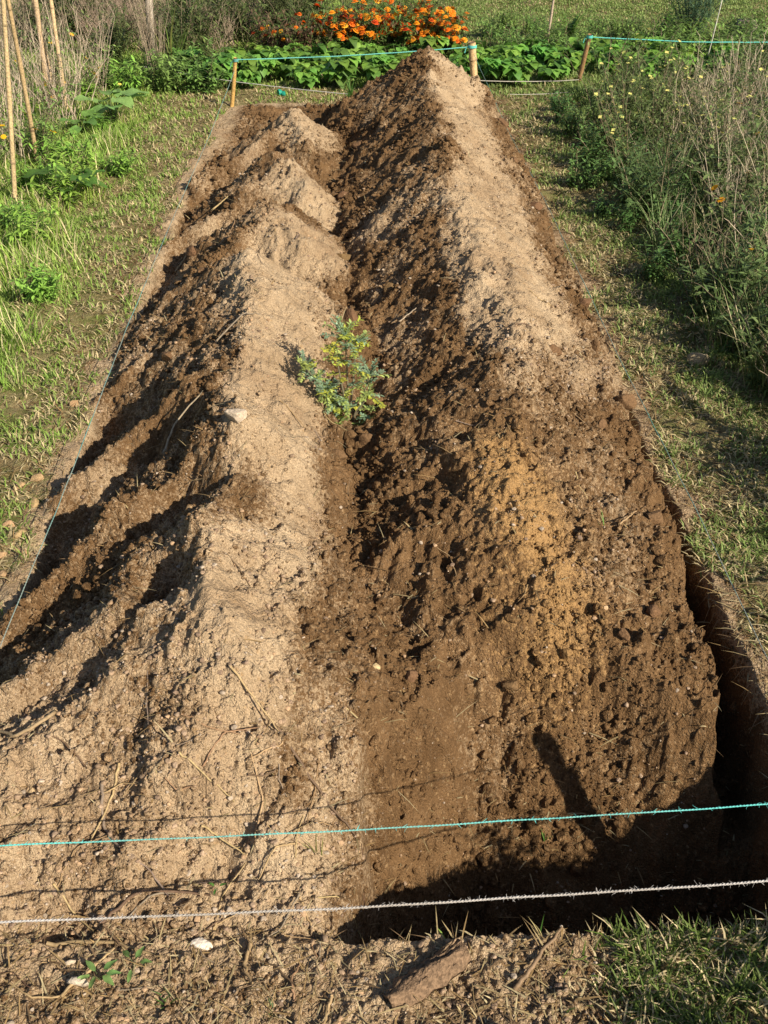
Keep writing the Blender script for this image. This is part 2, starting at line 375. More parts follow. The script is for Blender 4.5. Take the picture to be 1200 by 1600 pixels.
def col_mat(name, rough=.6, spec=.3, trans=0.0, var=.25, scale=90, bump=0.0, metallic=0):
    m, t, N, L, P = nmat(name)
    a = N.new('ShaderNodeAttribute'); a.attribute_name = 'Col'
    n = N.new('ShaderNodeTexNoise'); n.inputs['Scale'].default_value = scale; n.inputs['Detail'].default_value = 3
    g = N.new('ShaderNodeNewGeometry'); L.new(g.outputs['Position'], n.inputs['Vector'])
    mr = N.new('ShaderNodeMapRange'); L.new(n.outputs[0], mr.inputs[0]); mr.inputs[1].default_value = .3; mr.inputs[2].default_value = .7
    mr.inputs[3].default_value = 1 - var; mr.inputs[4].default_value = 1 + var
    hs = N.new('ShaderNodeHueSaturation'); L.new(a.outputs['Color'], hs.inputs['Color']); L.new(mr.outputs[0], hs.inputs['Value'])
    oi = N.new('ShaderNodeObjectInfo'); m2 = N.new('ShaderNodeMapRange'); L.new(oi.outputs['Random'], m2.inputs[0]); m2.inputs[3].default_value = .487; m2.inputs[4].default_value = .513
    L.new(m2.outputs[0], hs.inputs['Hue'])
    L.new(hs.outputs[0], P.inputs['Base Color']); P.inputs['Roughness'].default_value = rough; P.inputs['Specular IOR Level'].default_value = spec
    if bump:
        b = N.new('ShaderNodeBump'); b.inputs['Distance'].default_value = bump; L.new(n.outputs[0], b.inputs['Height']); L.new(b.outputs[0], P.inputs['Normal'])
    if trans:
        tr = N.new('ShaderNodeBsdfTranslucent'); L.new(hs.outputs[0], tr.inputs[0])
        mx = N.new('ShaderNodeMixShader'); mx.inputs[0].default_value = trans
        L.new(P.outputs[0], mx.inputs[1]); L.new(tr.outputs[0], mx.inputs[2]); L.new(mx.outputs[0], N['Material Output'].inputs[0])
    return m
M_LEAF = col_mat('leaf', .5, .35, .35, .2, 60)
M_GRASS = col_mat('grass_blade', .55, .25, .35, .15, 30)
M_STRAW = col_mat('straw', .6, .3, .1, .25, 150)
M_WOOD = col_mat('cane_wood', .6, .3, 0, .35, 120, .002)
M_BARK = col_mat('bark_wood', .85, .15, 0, .45, 160, .006)
M_STONE = col_mat('stone', .85, .2, 0, .25, 180, .003)
M_STRING = col_mat('twine', .7, .25, .1, .25, 400)
M_PETAL = col_mat('petal', .6, .2, .35, .15, 80)
M_PLASTIC = col_mat('plastic', .35, .5, .1, .08, 50)

# ------------------------------------------------------------------ ground and heaps from one height field
def split_terrain():
    nr, nc = Z.shape
    idx = np.arange(nr * nc).reshape(nr, nc)
    Q = np.stack([idx[:-1, :-1], idx[:-1, 1:], idx[1:, 1:], idx[1:, :-1]], -1).reshape(-1, 4)
    kf = K[:-1, :-1].ravel()
    V = np.stack([GX, GY, Z], -1).reshape(-1, 3)
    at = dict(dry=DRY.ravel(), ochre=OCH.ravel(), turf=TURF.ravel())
    out = []
    for k in (0, 1, 2):
        q = Q[kf == k]; used = np.zeros(nr * nc, bool); used[q.ravel()] = True
        remap = np.cumsum(used) - 1
        me = np_mesh(['ground', 'soil_heap', 'soil_heap'][k], V[used], remap[q], attrs={a: v[used] for a, v in at.items()})
        out.append(me)
    return out
mg, ml, mrh = split_terrain()
obj('ground', mg, M_SOIL, kind='structure')
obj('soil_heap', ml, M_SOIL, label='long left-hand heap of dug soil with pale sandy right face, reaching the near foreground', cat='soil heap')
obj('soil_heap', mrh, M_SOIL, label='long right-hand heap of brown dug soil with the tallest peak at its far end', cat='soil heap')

def surf(x, y):
    """height of the finished surface (stamped clods included)"""
    x = np.atleast_1d(np.asarray(x, float)); y = np.atleast_1d(np.asarray(y, float))
    j = np.clip(np.searchsorted(yg, y), 1, len(yg) - 1); W = .92 + .385 * np.clip(y - .6, 0, 1e9)
    i = np.clip(np.searchsorted(ug, x / W), 1, len(ug) - 1)
    return Z[j, i]
def at(x, y, dz=0.0): return (x, y, float(surf(x, y)[0]) + dz)

# ------------------------------------------------------------------ loose clods and pebbles (uncountable)
import bmesh
def ico(sub):
    bm = bmesh.new(); bmesh.ops.create_icosphere(bm, subdivisions=sub, radius=1)
    V = np.array([v.co[:] for v in bm.verts]); F = np.array([[v.index for v in f.verts] for f in bm.faces]); bm.free(); return V, F
def lumps_of(sub, n, amp, sq=(.6, 1.0), seed=0):
    V, F = ico(sub); r = np.random.default_rng(seed); out = []
    for k in range(n):
        d = np.ones(len(V))
        for q in range(7):
            a = r.normal(size=3) * r.uniform(1, 3.2); d += amp * np.sin(V @ a + r.uniform(0, 6.28)) / (1 + .3 * q)
        W_ = V * d[:, None]
        for q in range(11):
            nrm = r.normal(size=3); nrm /= np.linalg.norm(nrm); dist = r.uniform(.42, .80); ex = np.maximum(0, W_ @ nrm - dist); W_ = W_ - ex[:, None] * nrm * .85
        W_ = W_ * (1 + amp * .45 * r.normal(size=len(V)))[:, None]
        out.append(W_ * np.array([1, r.uniform(.7, 1), r.uniform(*sq)]))
    return out, F
def scatter_lumps(xs, ys, rad, lib, F, sink, at_fn, dzr=0):
    n = len(xs); r = np.random.default_rng(n)
    z = surf(xs, ys); VV = []; FF = []; nv = len(lib[0])
    which = r.integers(0, len(lib), n); a = r.uniform(0, 6.28, n); ca, sa = np.cos(a), np.sin(a)
    B = np.stack(lib)[which] * rad[:, None, None]
    X = B[:, :, 0] * ca[:, None] - B[:, :, 1] * sa[:, None] + xs[:, None]
    Y = B[:, :, 0] * sa[:, None] + B[:, :, 1] * ca[:, None] + ys[:, None]
    Zz = B[:, :, 2] + (z + rad * sink)[:, None]
    V = np.stack([X, Y, Zz], -1).reshape(-1, 3)
    Fa = (F[None] + (np.arange(n) * nv)[:, None, None]).reshape(-1, 3)
    return V, Fa
def clods():
    r = np.random.default_rng(5); n = 190000
    y = .78 + (YF - .8) * r.random(n) ** 1.35; x = r.uniform(-1.0, 1.0, n)
    t = terrain(x, y); ins = t[2] > .5
    edge = (~ins) & (np.abs(np.abs(x) - .86) < .10)
    val = np.exp(-((x + .04) / .10) ** 2) * ins
    p = np.where(ins, .14 + .60 * t[5] ** 2 + .3 * (y < 1.9) * (x > -.05), 0) + val * .5 + np.where(edge, .25, 0) + np.where((y < 1.0) & (x < .4), .3, 0)
    p = p + .5 * np.exp(-((x - .80) / .07) ** 2) * ins
    p = p * np.clip(.45 + 1.6 * fbm(x, y, 3.2, 2, 91), .05, 1.6)
    k = r.random(n) < p; x, y = x[k], y[k]; t = [q[k] for q in t]
    rad = np.clip(.0018 * r.random(len(x)) ** -.50, .0018, .004 + .012 * t[5] ** 2) * (1 + .10 * y)
    lib2, F2 = lumps_of(2, 14, .10, seed=1); lib3, F3 = lumps_of(3, 10, .09, seed=2)
    parts = []
    big = rad > .008
    for sel, lib, F in ((~big, lib2, F2), (big, lib3, F3)):
        V, Fa = scatter_lumps(x[sel], y[sel], rad[sel], lib, F, .08, surf); nv = len(lib[0])
        A = [np.repeat(np.clip(q[sel] * f + o, 0, 1), nv) for q, f, o in ((t[3], .75, -.08), (t[4], 1, 0), (t[6], 0, 0))]
        parts.append((V, Fa, A))
    off = len(parts[0][0])
    V = np.vstack([parts[0][0], parts[1][0]]); Fa = np.vstack([parts[0][1], parts[1][1] + off])
    A = [np.concatenate([parts[0][2][i], parts[1][2][i]]) for i in range(3)]
    me = np_mesh('soil_crumbs', V, None, Fa, attrs=dict(dry=A[0], ochre=A[1], turf=A[2]))
    obj('soil_crumbs', me, M_SOIL, label='loose brown crumbs and clods of soil scattered over the heaps', cat='soil crumbs', kind='stuff')
    print('clods', len(x))
clods()
def pebbles():
    r = np.random.default_rng(6); n = 34000
    y = .78 + 4.2 * r.random(n) ** 1.6; x = r.uniform(-.95, .8, n); t = terrain(x, y)
    p = np.where(t[2] > .5, .12 + .75 * (t[3] > .35) * (t[5] > .45), .25 * (y < 1.02) * (x < .4))
    k = r.random(n) < p; x, y = x[k], y[k]
    rad = np.clip(.0022 * r.random(len(x)) ** -.4, .002, .008)
    lib, F = lumps_of(2, 10, .05, (.5, .8), seed=8)
    V, Fa = scatter_lumps(x, y, rad, lib, F, .3, surf)
    c = np.array([(.42, .31, .20), (.36, .26, .16), (.50, .41, .30), (.28, .20, .13), (.46, .32, .18), (.40, .29, .18)])[r.integers(0, 6, len(x))] * r.uniform(.6, .98, len(x))[:, None]
    me = np_mesh('pebbles', V, None, Fa, cols=np.repeat(c, len(lib[0]), 0))
    obj('pebbles', me, M_STONE, label='small pale pebbles and grit mixed into the dug soil', cat='pebbles', kind='stuff')
pebbles()

# ------------------------------------------------------------------ blades (grass, straw litter), vectorised
def blades(x, y, z, h, wd, az, lean, col, tipcol=None, curl=.5):
    n = len(x); dx, dy = np.cos(az), np.sin(az); px, py = -dy, dx
    lay = np.sin(lean); up = np.cos(lean)
    lay2 = np.sin(np.clip(lean + curl, 0, 2.0)); up2 = np.cos(np.clip(lean + curl, 0, 2.0))
    b = np.stack([x, y, z - .004], -1); s = np.stack([px, py, np.zeros(n)], -1) * (wd / 2)[:, None]
    m = b + np.stack([dx * lay, dy * lay, up], -1) * (h * .5)[:, None]
    t = m + np.stack([dx * lay2, dy * lay2, up2], -1) * (h * .5)[:, None]
    V = np.stack([b - s, b + s, m + s * .8, m - s * .8, t], 1).reshape(-1, 3)
    o = (np.arange(n) * 5)[:, None]
    F4 = o + np.array([[0, 1, 2, 3]]); F3 = o + np.array([[3, 2, 4]])
    tc = col * 1.15 if tipcol is None else tipcol
    C = np.stack([col * .8, col * .8, col, col, tc], 1).reshape(-1, 3)
    return V, F4, F3, C
def grass():
    r = np.random.default_rng(21)
    n = 1500000
    # rejection sample over the fan seen by the lens plus a margin
    y = .62 + 11.2 * r.random(n) ** 1.25; Wd = .95 + .42 * y
    x = r.uniform(-1, 1, n) * Wd
    t = terrain(x, y); z = surf(x, y); turf, wear, ins = t[6], t[7], t[2]
    patch = fbm(x, y, 3.3, 3, 81); fine = fbm(x, y, 11, 2, 83)
    gr = np.clip(turf, 0, 1) * np.clip(.75 + 1.0 * patch + .6 * fine, .08, 1.2)
    lush = ss(1.15, 1.6, np.abs(x)) * ss(9, 7.5, y)
    dens = (gr * (.55 + .6 * lush)) * (ins < .3)
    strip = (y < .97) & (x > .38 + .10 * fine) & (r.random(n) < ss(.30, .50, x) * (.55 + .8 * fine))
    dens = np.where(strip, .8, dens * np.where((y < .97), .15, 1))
    dens = np.where(y > 8.8, .6 + .3 * patch, dens)
    k = r.random(n) < dens; x, y, z, patch, fine, lush, wear, strip = [q[k] for q in (x, y, z, patch, fine, lush, wear, strip)]
    m = len(x)
    h = (.018 + .022 * r.random(m) + .05 * lush * r.random(m) + .02 * np.clip(fine, 0, 1) + .03 * strip * r.random(m) ** 2) * (1 + .03 * y)
    h = np.where(y > 8.8, .018 + .016 * r.random(m), h)
    wd = .0024 + .0016 * r.random(m) + .0006 * y
    g = np.array([.20, .32, .05]); g2 = np.array([.33, .42, .11]); stw = np.array([.62, .50, .29])
    a = r.random(m)[:, None]; c = g * (1 - a) + g2 * a
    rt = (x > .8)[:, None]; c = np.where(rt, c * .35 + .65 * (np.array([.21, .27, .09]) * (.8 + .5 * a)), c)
    pd = np.clip(.28 + .74 * wear - .35 * patch - .3 * lush, .03, .75)
    pd = np.where(y > 8.8, .18 - .2 * patch, pd); pd = np.where(strip, .45, pd)
    d = r.random(m) < pd
    c = np.where(strip[:, None], c * .45, c)  # near-right strip: shade painted into the colour of the green blades
    c = np.where(d[:, None], stw * (.7 + .6 * r.random(m)[:, None]), c * (.8 + .4 * r.random(m)[:, None]))
    lean = np.where(d, r.uniform(.5, 1.45, m), r.uniform(.05, .95, m))
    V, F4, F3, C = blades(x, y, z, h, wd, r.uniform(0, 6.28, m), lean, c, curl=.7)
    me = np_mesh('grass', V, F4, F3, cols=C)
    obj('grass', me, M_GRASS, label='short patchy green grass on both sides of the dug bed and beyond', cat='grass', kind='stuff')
    print('grass', m)
grass()
def litter():
    r = np.random.default_rng(31); n = 85000
    y = .72 + 7.5 * r.random(n) ** 1.5; x = r.uniform(-1, 1, n) * (.8 + .33 * y)
    t = terrain(x, y)
    edge = np.abs(np.abs(x) - .93) < .13
    dens = np.where(t[2] > .5, .035 + .05 * (y < 1.5) + .06 * (t[5] > .7), np.where(y < 7, .42, .15) + .35 * edge + .3 * t[7])
    dens = np.where((y < 1.0) & (x < .5), .55, dens)
    dens = dens + .9 * np.exp(-(((x - .38) / .20) ** 2 + ((y - 1.38) / .035) ** 2))
    k = r.random(n) < dens; x, y = x[k], y[k]; m = len(x); z = surf(x, y) + .006
    h = (.012 + .05 * r.random(m) ** 2.5) * (1 + .1 * y); wd = (.0012 + .0022 * r.random(m) ** 2) * (1 + .12 * y)
    pal = np.array([(.42, .31, .16), (.30, .20, .10), (.48, .38, .22), (.18, .11, .06), (.35, .22, .10)])
    c = pal[r.integers(0, 5, m)] * r.uniform(.7, 1.1, m)[:, None]
    V, F4, F3, C = blades(x, y, z, h, wd, r.uniform(0, 6.28, m), r.uniform(1.1, 1.62, m), c, curl=.15)
    me = np_mesh('straw_litter', V, F4, F3, cols=C)
    obj('straw_litter', me, M_STRAW, label='dry straw bits and cut grass littering soil and turf', cat='straw litter', kind='stuff')
litter()

# ------------------------------------------------------------------ single stones, bark, sticks
def stone(x, y, rx, ry, rz, col, label, seed, name='stone', cat='stone', sub=4, sink=.35, mat=None, rot=0., tilt=0., group=None, z=None):
    lib, F = lumps_of(sub, 1, .075, (1, 1), seed=seed); V = lib[0]
    
    V = V * np.array([rx, ry, rz])
    me = np_mesh(name, V, None, F, cols=np.broadcast_to(np.array(col), (len(V), 3)))
    zz = z if z is not None else float(surf(x, y)[0])
    o = obj(name, me, mat or M_STONE, label=label, cat=cat, group=group); o.location = (x, y, zz + rz * (1 - 2 * sink)); o.rotation_euler = (tilt, 0, rot)
    return o
stone(-.285, .955, .019, .014, .012, (.62, .55, .45), 'small white stone lying below the near white string', 41, sub=3)
stone(1.17, 3.04, .050, .038, .036, (.34, .27, .17), 'rounded tan stone in the grass beside the right path', 42, sink=.3)
stone(-.295, 2.11, .030, .022, .026, (.48, .38, .29), 'pale broken stone on the left heap crest', 43, tilt=.5)
stone(-.475, .885, .020, .013, .014, (.50, .42, .32), 'cream stone by the leafy weed at the near left corner', 44, sub=3)
stone(-.50, .925, .014, .011, .009, (.47, .38, .28), 'flat buff stone under the near white string end', 45, sub=3)
stone(-.905, 2.80, .020, .017, .014, (.40, .25, .13), 'brown lump of soil alone on the left turf', 46, 'clod', 'clod', sub=3)
for k, (x, y, s) in enumerate([(-.925, 2.40, .030), (-.965, 2.35, .024), (-.90, 2.27, .026), (-.945, 2.17, .026), (-.90, 2.12, .022), (-1.02, 2.28, .024), (-.875, 2.05, .026), (-.93, 2.04, .020), (-.90, 1.96, .018)]):
    stone(x, y, s, s * .75, s * .55, (.36, .235, .125), 'brown clod of soil by the left string on the trodden edge', 60 + k, 'clod', 'clod', sub=3, group='clods lying along the left string', rot=k)
for k, (x, y, s) in enumerate([(.60, 2.78, .034), (.78, 2.95, .030), (.805, 2.62, .04), (.70, 2.45, .03), (-.60, 2.85, .03), (.12, 3.35, .035), (-.02, 3.05, .04), (.05, 2.68, .034), (.02, 2.40, .036), (-.06, 2.32, .03),
                               (.815, 3.3, .036), (.80, 3.75, .034), (.79, 4.3, .04), (.77, 4.9, .04), (.80, 5.6, .05), (.86, 5.9, .06), (-.05, 4.5, .04), (-.06, 3.75, .04), (.02, 5.2, .045), (-.02, 5.7, .05), (.68, 1.72, .03), (.58, 1.62, .022), (.76, 2.05, .04), (.10, 1.50, .02), (.33, 1.56, .025), (-.70, 4.6, .035), (-.66, 3.9, .04), (-.55, 3.45, .03), (-.62, 5.2, .04)]):
    stone(x, y, s * .95, s * .8, s * .7, (.155, .090, .043), 'large dark clod of damp soil resting on the dug heaps', 80 + k, 'clod', 'clod', sub=4, group='large clods on the heaps', rot=k * 1.3, sink=.38)
for (x, y, s, l) in [(.025, 1.49, .013, 'round yellowish stone in the near end of the hollow between heaps'), (.55, 1.69, .010, 'small yellowish stone right of the ochre patch'), (-.62, 1.22, .009, 'small white pebble at the left foot of the left heap')]:
    stone(x, y, s, s * .9, s * .8, (.50, .36, .2), l, int(x * 1000) + 900, sub=3)

def bark():
    root = obj('bark_piece', None, None, label='weathered slab of bark lying on the near bank below the trench', cat='bark', loc=at(.10, .885, .008))
    mb = MB(); r = np.random.default_rng(2)
    nx, ny = 30, 14; X, Y = np.meshgrid(np.linspace(-.088, .082, nx), np.linspace(-.028, .028, ny), indexing='ij')
    wid = 1 - .25 * np.abs(X / .08) ** 4 + .45 * perlin(X * 45 + np.sign(Y) * 9, X * 0 + .5, 5)
    Yw = Y * wid; Zt = .022 * (1 - (Y / .028) ** 2) + .012 * perlin(X * 22, Y * 130 + X * 30, 6) + .007 * perlin(X * 60, Y * 300, 7)
    V1 = np.stack([X, Yw, Zt + .004], -1).reshape(-1, 3); V2 = np.stack([X, Yw, Zt - .006], -1).reshape(-1, 3)
    i = np.arange((nx) * ny).reshape(nx, ny); q = np.stack([i[:-1, :-1], i[1:, :-1], i[1:, 1:], i[:-1, 1:]], -1).reshape(-1, 4)
    n0 = nx * ny; F = [q, q[:, ::-1] + n0]
    rim = list(i[:, 0]) + list(i[-1, 1:]) + list(i[::-1, -1][1:]) + list(i[0, ::-1][1:])
    F.append(np.array([(rim[k], rim[k - 1], rim[k - 1] + n0, rim[k] + n0) for k in range(1, len(rim))]))
    mb.add(np.vstack([V1, V2]), np.vstack(F), (), (.19, .12, .075)); mb.build('slab', M_BARK, root)
    mb = MB()
    for k in range(7):
        a = r.uniform(.4, .8); x0, y0 = r.uniform(.03, .06), r.uniform(-.012, .022)
        mb.tube([(x0, y0, .012 + r.uniform(0, .008)), (x0 + .03 * a, y0 + r.uniform(-.004, .006), .016 + r.uniform(0, .008)), (x0 + .06 * a, y0 + .006, .012)], [.0022, .002, .0008], np.array([.27, .18, .11]) * r.uniform(.6, 1.1), 4)
    mb.build('splinter', M_BARK, root)
    root.rotation_euler = (.05, -.05, R(33)); root.scale = (.92, .9, .9)
bark()
def stick(pts, r0, col, label, group=None, name='dry_stalk', cat='stalk'):
    P = np.array([(x, y, float(surf(x, y)[0]) + r0 * 1.2 + dz) for x, y, dz in pts])
    # densify and let it wander
    t = np.linspace(0, len(P) - 1, 14); Q = np.stack([np.interp(t, range(len(P)), P[:, i]) for i in range(3)], -1)
    zz = surf(Q[:, 0], Q[:, 1]) + r0; Q[:, 2] = np.maximum(Q[:, 2], zz * .7 + Q[:, 2] * .3)
    Q[:, :2] += np.random.default_rng(int(abs(pts[0][0]) * 9999)).normal(0, r0 * .35, (14, 2))
    o0 = Q[0].copy(); mb = MB(); mb.tube(Q - o0, np.linspace(r0, r0 * .55, 14), col, 6)
    o = mb.build(name, M_STRAW, label=label, cat=cat, group=group); o.location = o0
ST = (.42, .30, .15); BR = (.14, .085, .05); GYB = (.24, .18, .13)
for pts, r0, c, l in [
    ([(-.25, 1.36, 0), (-.16, 1.28, .004)], .0024, ST, 'straight straw stalk across the front of the left heap'),
    ([(-.46, 1.25, 0), (-.47, 1.2, .0), (-.50, 1.12, 0)], .0028, ST, 'tan straw stalk pointing downslope on the left heap foot'),
    ([(-.17, 1.30, .003), (-.06, 1.2, .003), (-.02, 1.17, 0)], .0032, BR, 'dark brown twig ending near the hollow between heaps'),
    ([(-.34, 1.23, 0), (-.24, 1.18, 0)], .0022, ST, 'thin tan straw lying flat at mid foreground left'),
    ([(-.30, 1.15, 0), (-.22, 1.11, 0)], .0022, ST, 'short tan straw just above the near teal string'),
    ([(-.49, 1.22, 0), (-.48, 1.15, .004), (-.44, 1.10, 0)], .0036, GYB, 'grey crooked twig near the left foot of the heap'),
    ([(-.46, .99, 0), (-.40, 1.04, .006), (-.28, 1.045, .0)], .0036, BR, 'long dark bent root just below the near teal string'),
    ([(-.55, .965, 0), (-.44, .965, .004), (-.36, .935, 0)], .0038, (.30, .20, .11), 'long curved brown stalk left, between the two near strings'),
    ([(-.50, .86, 0), (-.43, .945, .008)], .0035, ST, 'thick straw stalk crossing the near white string shadow at left'),
    ([(-.27, .95, 0), (-.27, 1.0, .0), (-.22, 1.02, 0)], .0024, ST, 'bent pale straw above the small white stone'),
    ([(-.20, .955, .0), (-.21, .915, .004), (-.19, .875, 0)], .0040, (.34, .22, .12), 'kinked brown stalk hanging down from the near white string'),
    ([(-.06, .86, .002), (-.08, .79, .0)], .0028, ST, 'upright straw stalk at the bottom edge of the near bank'),
    ([(-.12, 1.04, 0), (-.09, .98, .0)], .0022, ST, 'little straw right of centre between the near strings'),
    ([(.24, .86, 0), (.33, .955, .01)], .0045, (.24, .15, .09), 'brown split stick leaning at the turf edge of the bank'),
    ([(.26, 1.20, .01), (.31, 1.27, .02)], .0055, (.22, .12, .07), 'short reddish stick poking from the soil above the trench'),
    ([(-.42, 2.72, .01), (-.34, 2.80, .012), (-.28, 2.82, 0)], .0030, GYB, 'grey forked root on the left heap crest'),
    ([(-.52, 2.25, .01), (-.50, 2.35, .03), (-.42, 2.38, .02)], .0032, (.42, .33, .22), 'pale curled root on the left heap flank'),
    ([(-.58, 1.33, .02), (-.66, 1.30, .01), (-.74, 1.36, .012)], .0045, (.40, .28, .16), 'curled straw leaf near the left string'),
    ([(.14, 3.05, .01), (.20, 3.09, .012)], .0026, (.40, .32, .22), 'small pale stick on the right heap near the green plant'),
    ([(.64, 1.96, .01), (.70, 2.03, .01)], .0024, ST, 'short pale straw on the right flank near the ochre patch'),
    ([(-.76, 4.0, .01), (-.70, 4.12, .01)], .004, ST, 'tan straw on the far left flank of the left heap'),
    ([(-.62, 4.3, .02), (-.56, 4.45, .02)], .004, ST, 'straw stalk between far lobes of the left heap')]:
    stick(pts, r0, c, l)
for k in range(26):
    yy = 1.45 + 1.4 * random.random() ** 1.4; xx = .872; L_ = rv(.03, .08); mb = MB(); z0 = float(surf(.93, yy)[0])
    P = np.array([(xx + .012, yy, z0 - rv(.0, .03)), (xx - .012, yy + rv(-.01, .01), z0 - .01 - L_ * .3), (xx - .02 + rv(-.01, .01), yy + rv(-.02, .02), z0 - .02 - L_)])
    mb.tube(P - P[0], [.0012, .0009, .0004], (.33, .24, .14), 4, cap=False)
    o = mb.build('hanging_root', M_STRAW, label='fine root hanging from the cut right wall of the bed', cat='root', group='roots hanging from the cut wall'); o.location = P[0]
# more fine roots and stalks that look alike
rk = np.random.default_rng(77)
for k in range(70):
    if k < 46: x, y = rk.uniform(-.60, .0), rk.uniform(.83, 1.32)
    else: x, y = rk.uniform(-.6, .7), rk.uniform(1.5, 4.2)
    a = rk.uniform(0, 6.28); L_ = rk.uniform(.02, .06) * (1 + .12 * y); b = a + rk.uniform(-.8, .8)
    p1 = (x + math.cos(a) * L_, y + math.sin(a) * L_, .003); p2 = (p1[0] + math.cos(b) * L_, p1[1] + math.sin(b) * L_, 0)
    if k < 46 and y > 1.2 and x > -.05: continue
    stick([(x, y, 0), p1, p2], rk.uniform(.0010, .0024), [ST, BR, GYB, (.30, .19, .10)][k % 4], 'thin dry stalk or root lying on the dug soil', 'thin dry stalks on the soil')

# ------------------------------------------------------------------ stakes and canes
def cane(name, base, top, r0, r1, col, label, cat, nodes=0, hollow=False, group=None, seed=0, bend=.01, sink=.05):
    base = np.array(base, float); top = np.array(top, float)
    root = obj(name, None, None, label=label, cat=cat, group=group, loc=base)
    r = np.random.default_rng(seed); n = 22; t = np.linspace(0, 1, n)
    v = top - base; P = v[None] * t[:, None]; P[:, 0] += bend * np.sin(t * 3.0 + seed); P -= P[0]
    P[0] -= v / np.linalg.norm(v) * sink
    rad = r0 + (r1 - r0) * t
    if nodes:
        for q in range(1, nodes + 1): rad = rad * (1 + .22 * np.exp(-((t - (q - .3) / nodes) / .012) ** 2))
    c = np.array(col)[None] * (1 + .18 * perlin(t * 9, t * 0, seed))[:, None]
    mb = MB(); mb.tube(P, rad, c, 10, cap=not hollow)
    if hollow:
        u_ = v / np.linalg.norm(v); e = P[-1]
        mb.tube([e - u_ * .03, e - u_ * .0005], [r1 * .62, r1 * .72], (.10, .07, .045), 10, cap=True)
        a = np.arange(10) * 2 * np.pi / 10; A = np.array([1., 0, 0]); B = np.array([0, 1., 0])
        o_ = e + r1 * (np.cos(a)[:, None] * A + np.sin(a)[:, None] * B); i_ = e + r1 * .70 * (np.cos(a)[:, None] * A + np.sin(a)[:, None] * B) + [0, 0, .001]
        mb.add(np.vstack([o_, i_]), [(k, (k + 1) % 10, 10 + (k + 1) % 10, 10 + k) for k in range(10)], (), np.array(col) * .8)
    mb.build('shaft', M_WOOD, root)
    if nodes:
        for q in range(1, nodes + 1):
            tt = (q - .3) / nodes; k = int(tt * (n - 1)); p = P[k] + (P[min(k + 1, n - 1)] - P[k]) * (tt * (n - 1) - k); u_ = v / np.linalg.norm(v)
            m2 = MB(); rr = (r0 + (r1 - r0) * tt) * 1.22
            m2.tube([p - u_ * .006, p, p + u_ * .006], [rr * .9, rr, rr * .9], np.array(col) * .62, 10, cap=False); m2.build('node_ring', M_WOOD, root)
    return root
TAN = (.50, .29, .11); PALE = (.52, .40, .25)
cane('stake', at(-.76, 6.55), (-.705, 6.52, .29), .013, .012, (.50, .28, .10), 'slim orange tan stake at the far left corner of the bed', 'stake', 0, seed=1, bend=.003)
cane('bamboo_stake', at(.785, 6.74), (.745, 6.70, .335), .024, .024, (.58, .40, .20), 'thick hollow bamboo stake just behind the tallest soil peak', 'stake', 1, True, seed=2, bend=.002)
cane('stake', at(1.50, 7.02), (1.53, 6.95, .33), .016, .015, (.30, .17, .08), 'brown wooden stake carrying the teal string at the right rear', 'stake', 0, seed=3, bend=.002)
cane('stake', at(.885, 1.02), (.90, 1.00, .36), .020, .018, (.35, .24, .13), 'short wooden stake outside the near right corner holding both near strings', 'stake', 0, seed=4, bend=.002)
cane('stake', at(-.87, .99), (-.88, .98, .30), .014, .013, (.35, .24, .13), 'short wooden stake outside the near left corner holding both near strings', 'stake', 0, seed=5, bend=.002)
cane('bamboo_cane', at(-1.63, 4.78), (-1.37, 4.75, 1.75), .0115, .008, (.50, .36, .20), 'tall tan bamboo cane at left leaning on its twin, the nearer one', 'bamboo cane', 6, seed=6)
cane('bamboo_cane', at(-1.66, 5.35), (-1.48, 4.85, 1.75), .0115, .008, (.48, .33, .18), 'tall tan bamboo cane at left leaning behind its twin', 'bamboo cane', 6, seed=7)
cane('bamboo_cane', at(-1.88, 6.5), (-1.74, 6.45, 1.7), .015, .010, (.52, .36, .22), 'bamboo cane in the dry weeds, leftmost of the rear three', 'bamboo cane', 5, seed=8)
cane('bamboo_cane', at(-1.86, 6.6), (-1.86, 6.5, 1.7), .013, .009, (.48, .32, .2), 'bamboo cane in the dry weeds, middle one of the rear three', 'bamboo cane', 5, seed=9)
cane('bamboo_cane', at(-1.76, 6.45), (-1.70, 6.5, 1.7), .012, .008, (.55, .38, .22), 'bamboo cane in the dry weeds, rightmost of the rear three', 'bamboo cane', 5, seed=10)
cane('wooden_post', at(-1.39, 7.45), (-1.30, 7.47, 1.5), .026, .022, (.36, .30, .24), 'weathered grey wooden post wrapped in dry stems at the back left', 'post', 0, seed=11)
cane('thin_cane', at(1.48, 8.2), (1.52, 8.2, 1.1), .009, .006, (.42, .33, .24), 'thin pale cane standing beside the fern behind the strawberries', 'cane', 3, seed=12)
cane('white_rod', at(2.46, 7.4), (2.53, 7.4, 1.0), .004, .0035, (.55, .52, .44), 'thin whitish rod standing in weeds at the far right', 'rod', 4, seed=13)
cane('dark_post', at(-.42, 9.1), (-.40, 9.1, 1.2), .022, .018, (.09, .07, .05), 'dark thin trunk standing behind the marigolds at left', 'post', 0, seed=14)

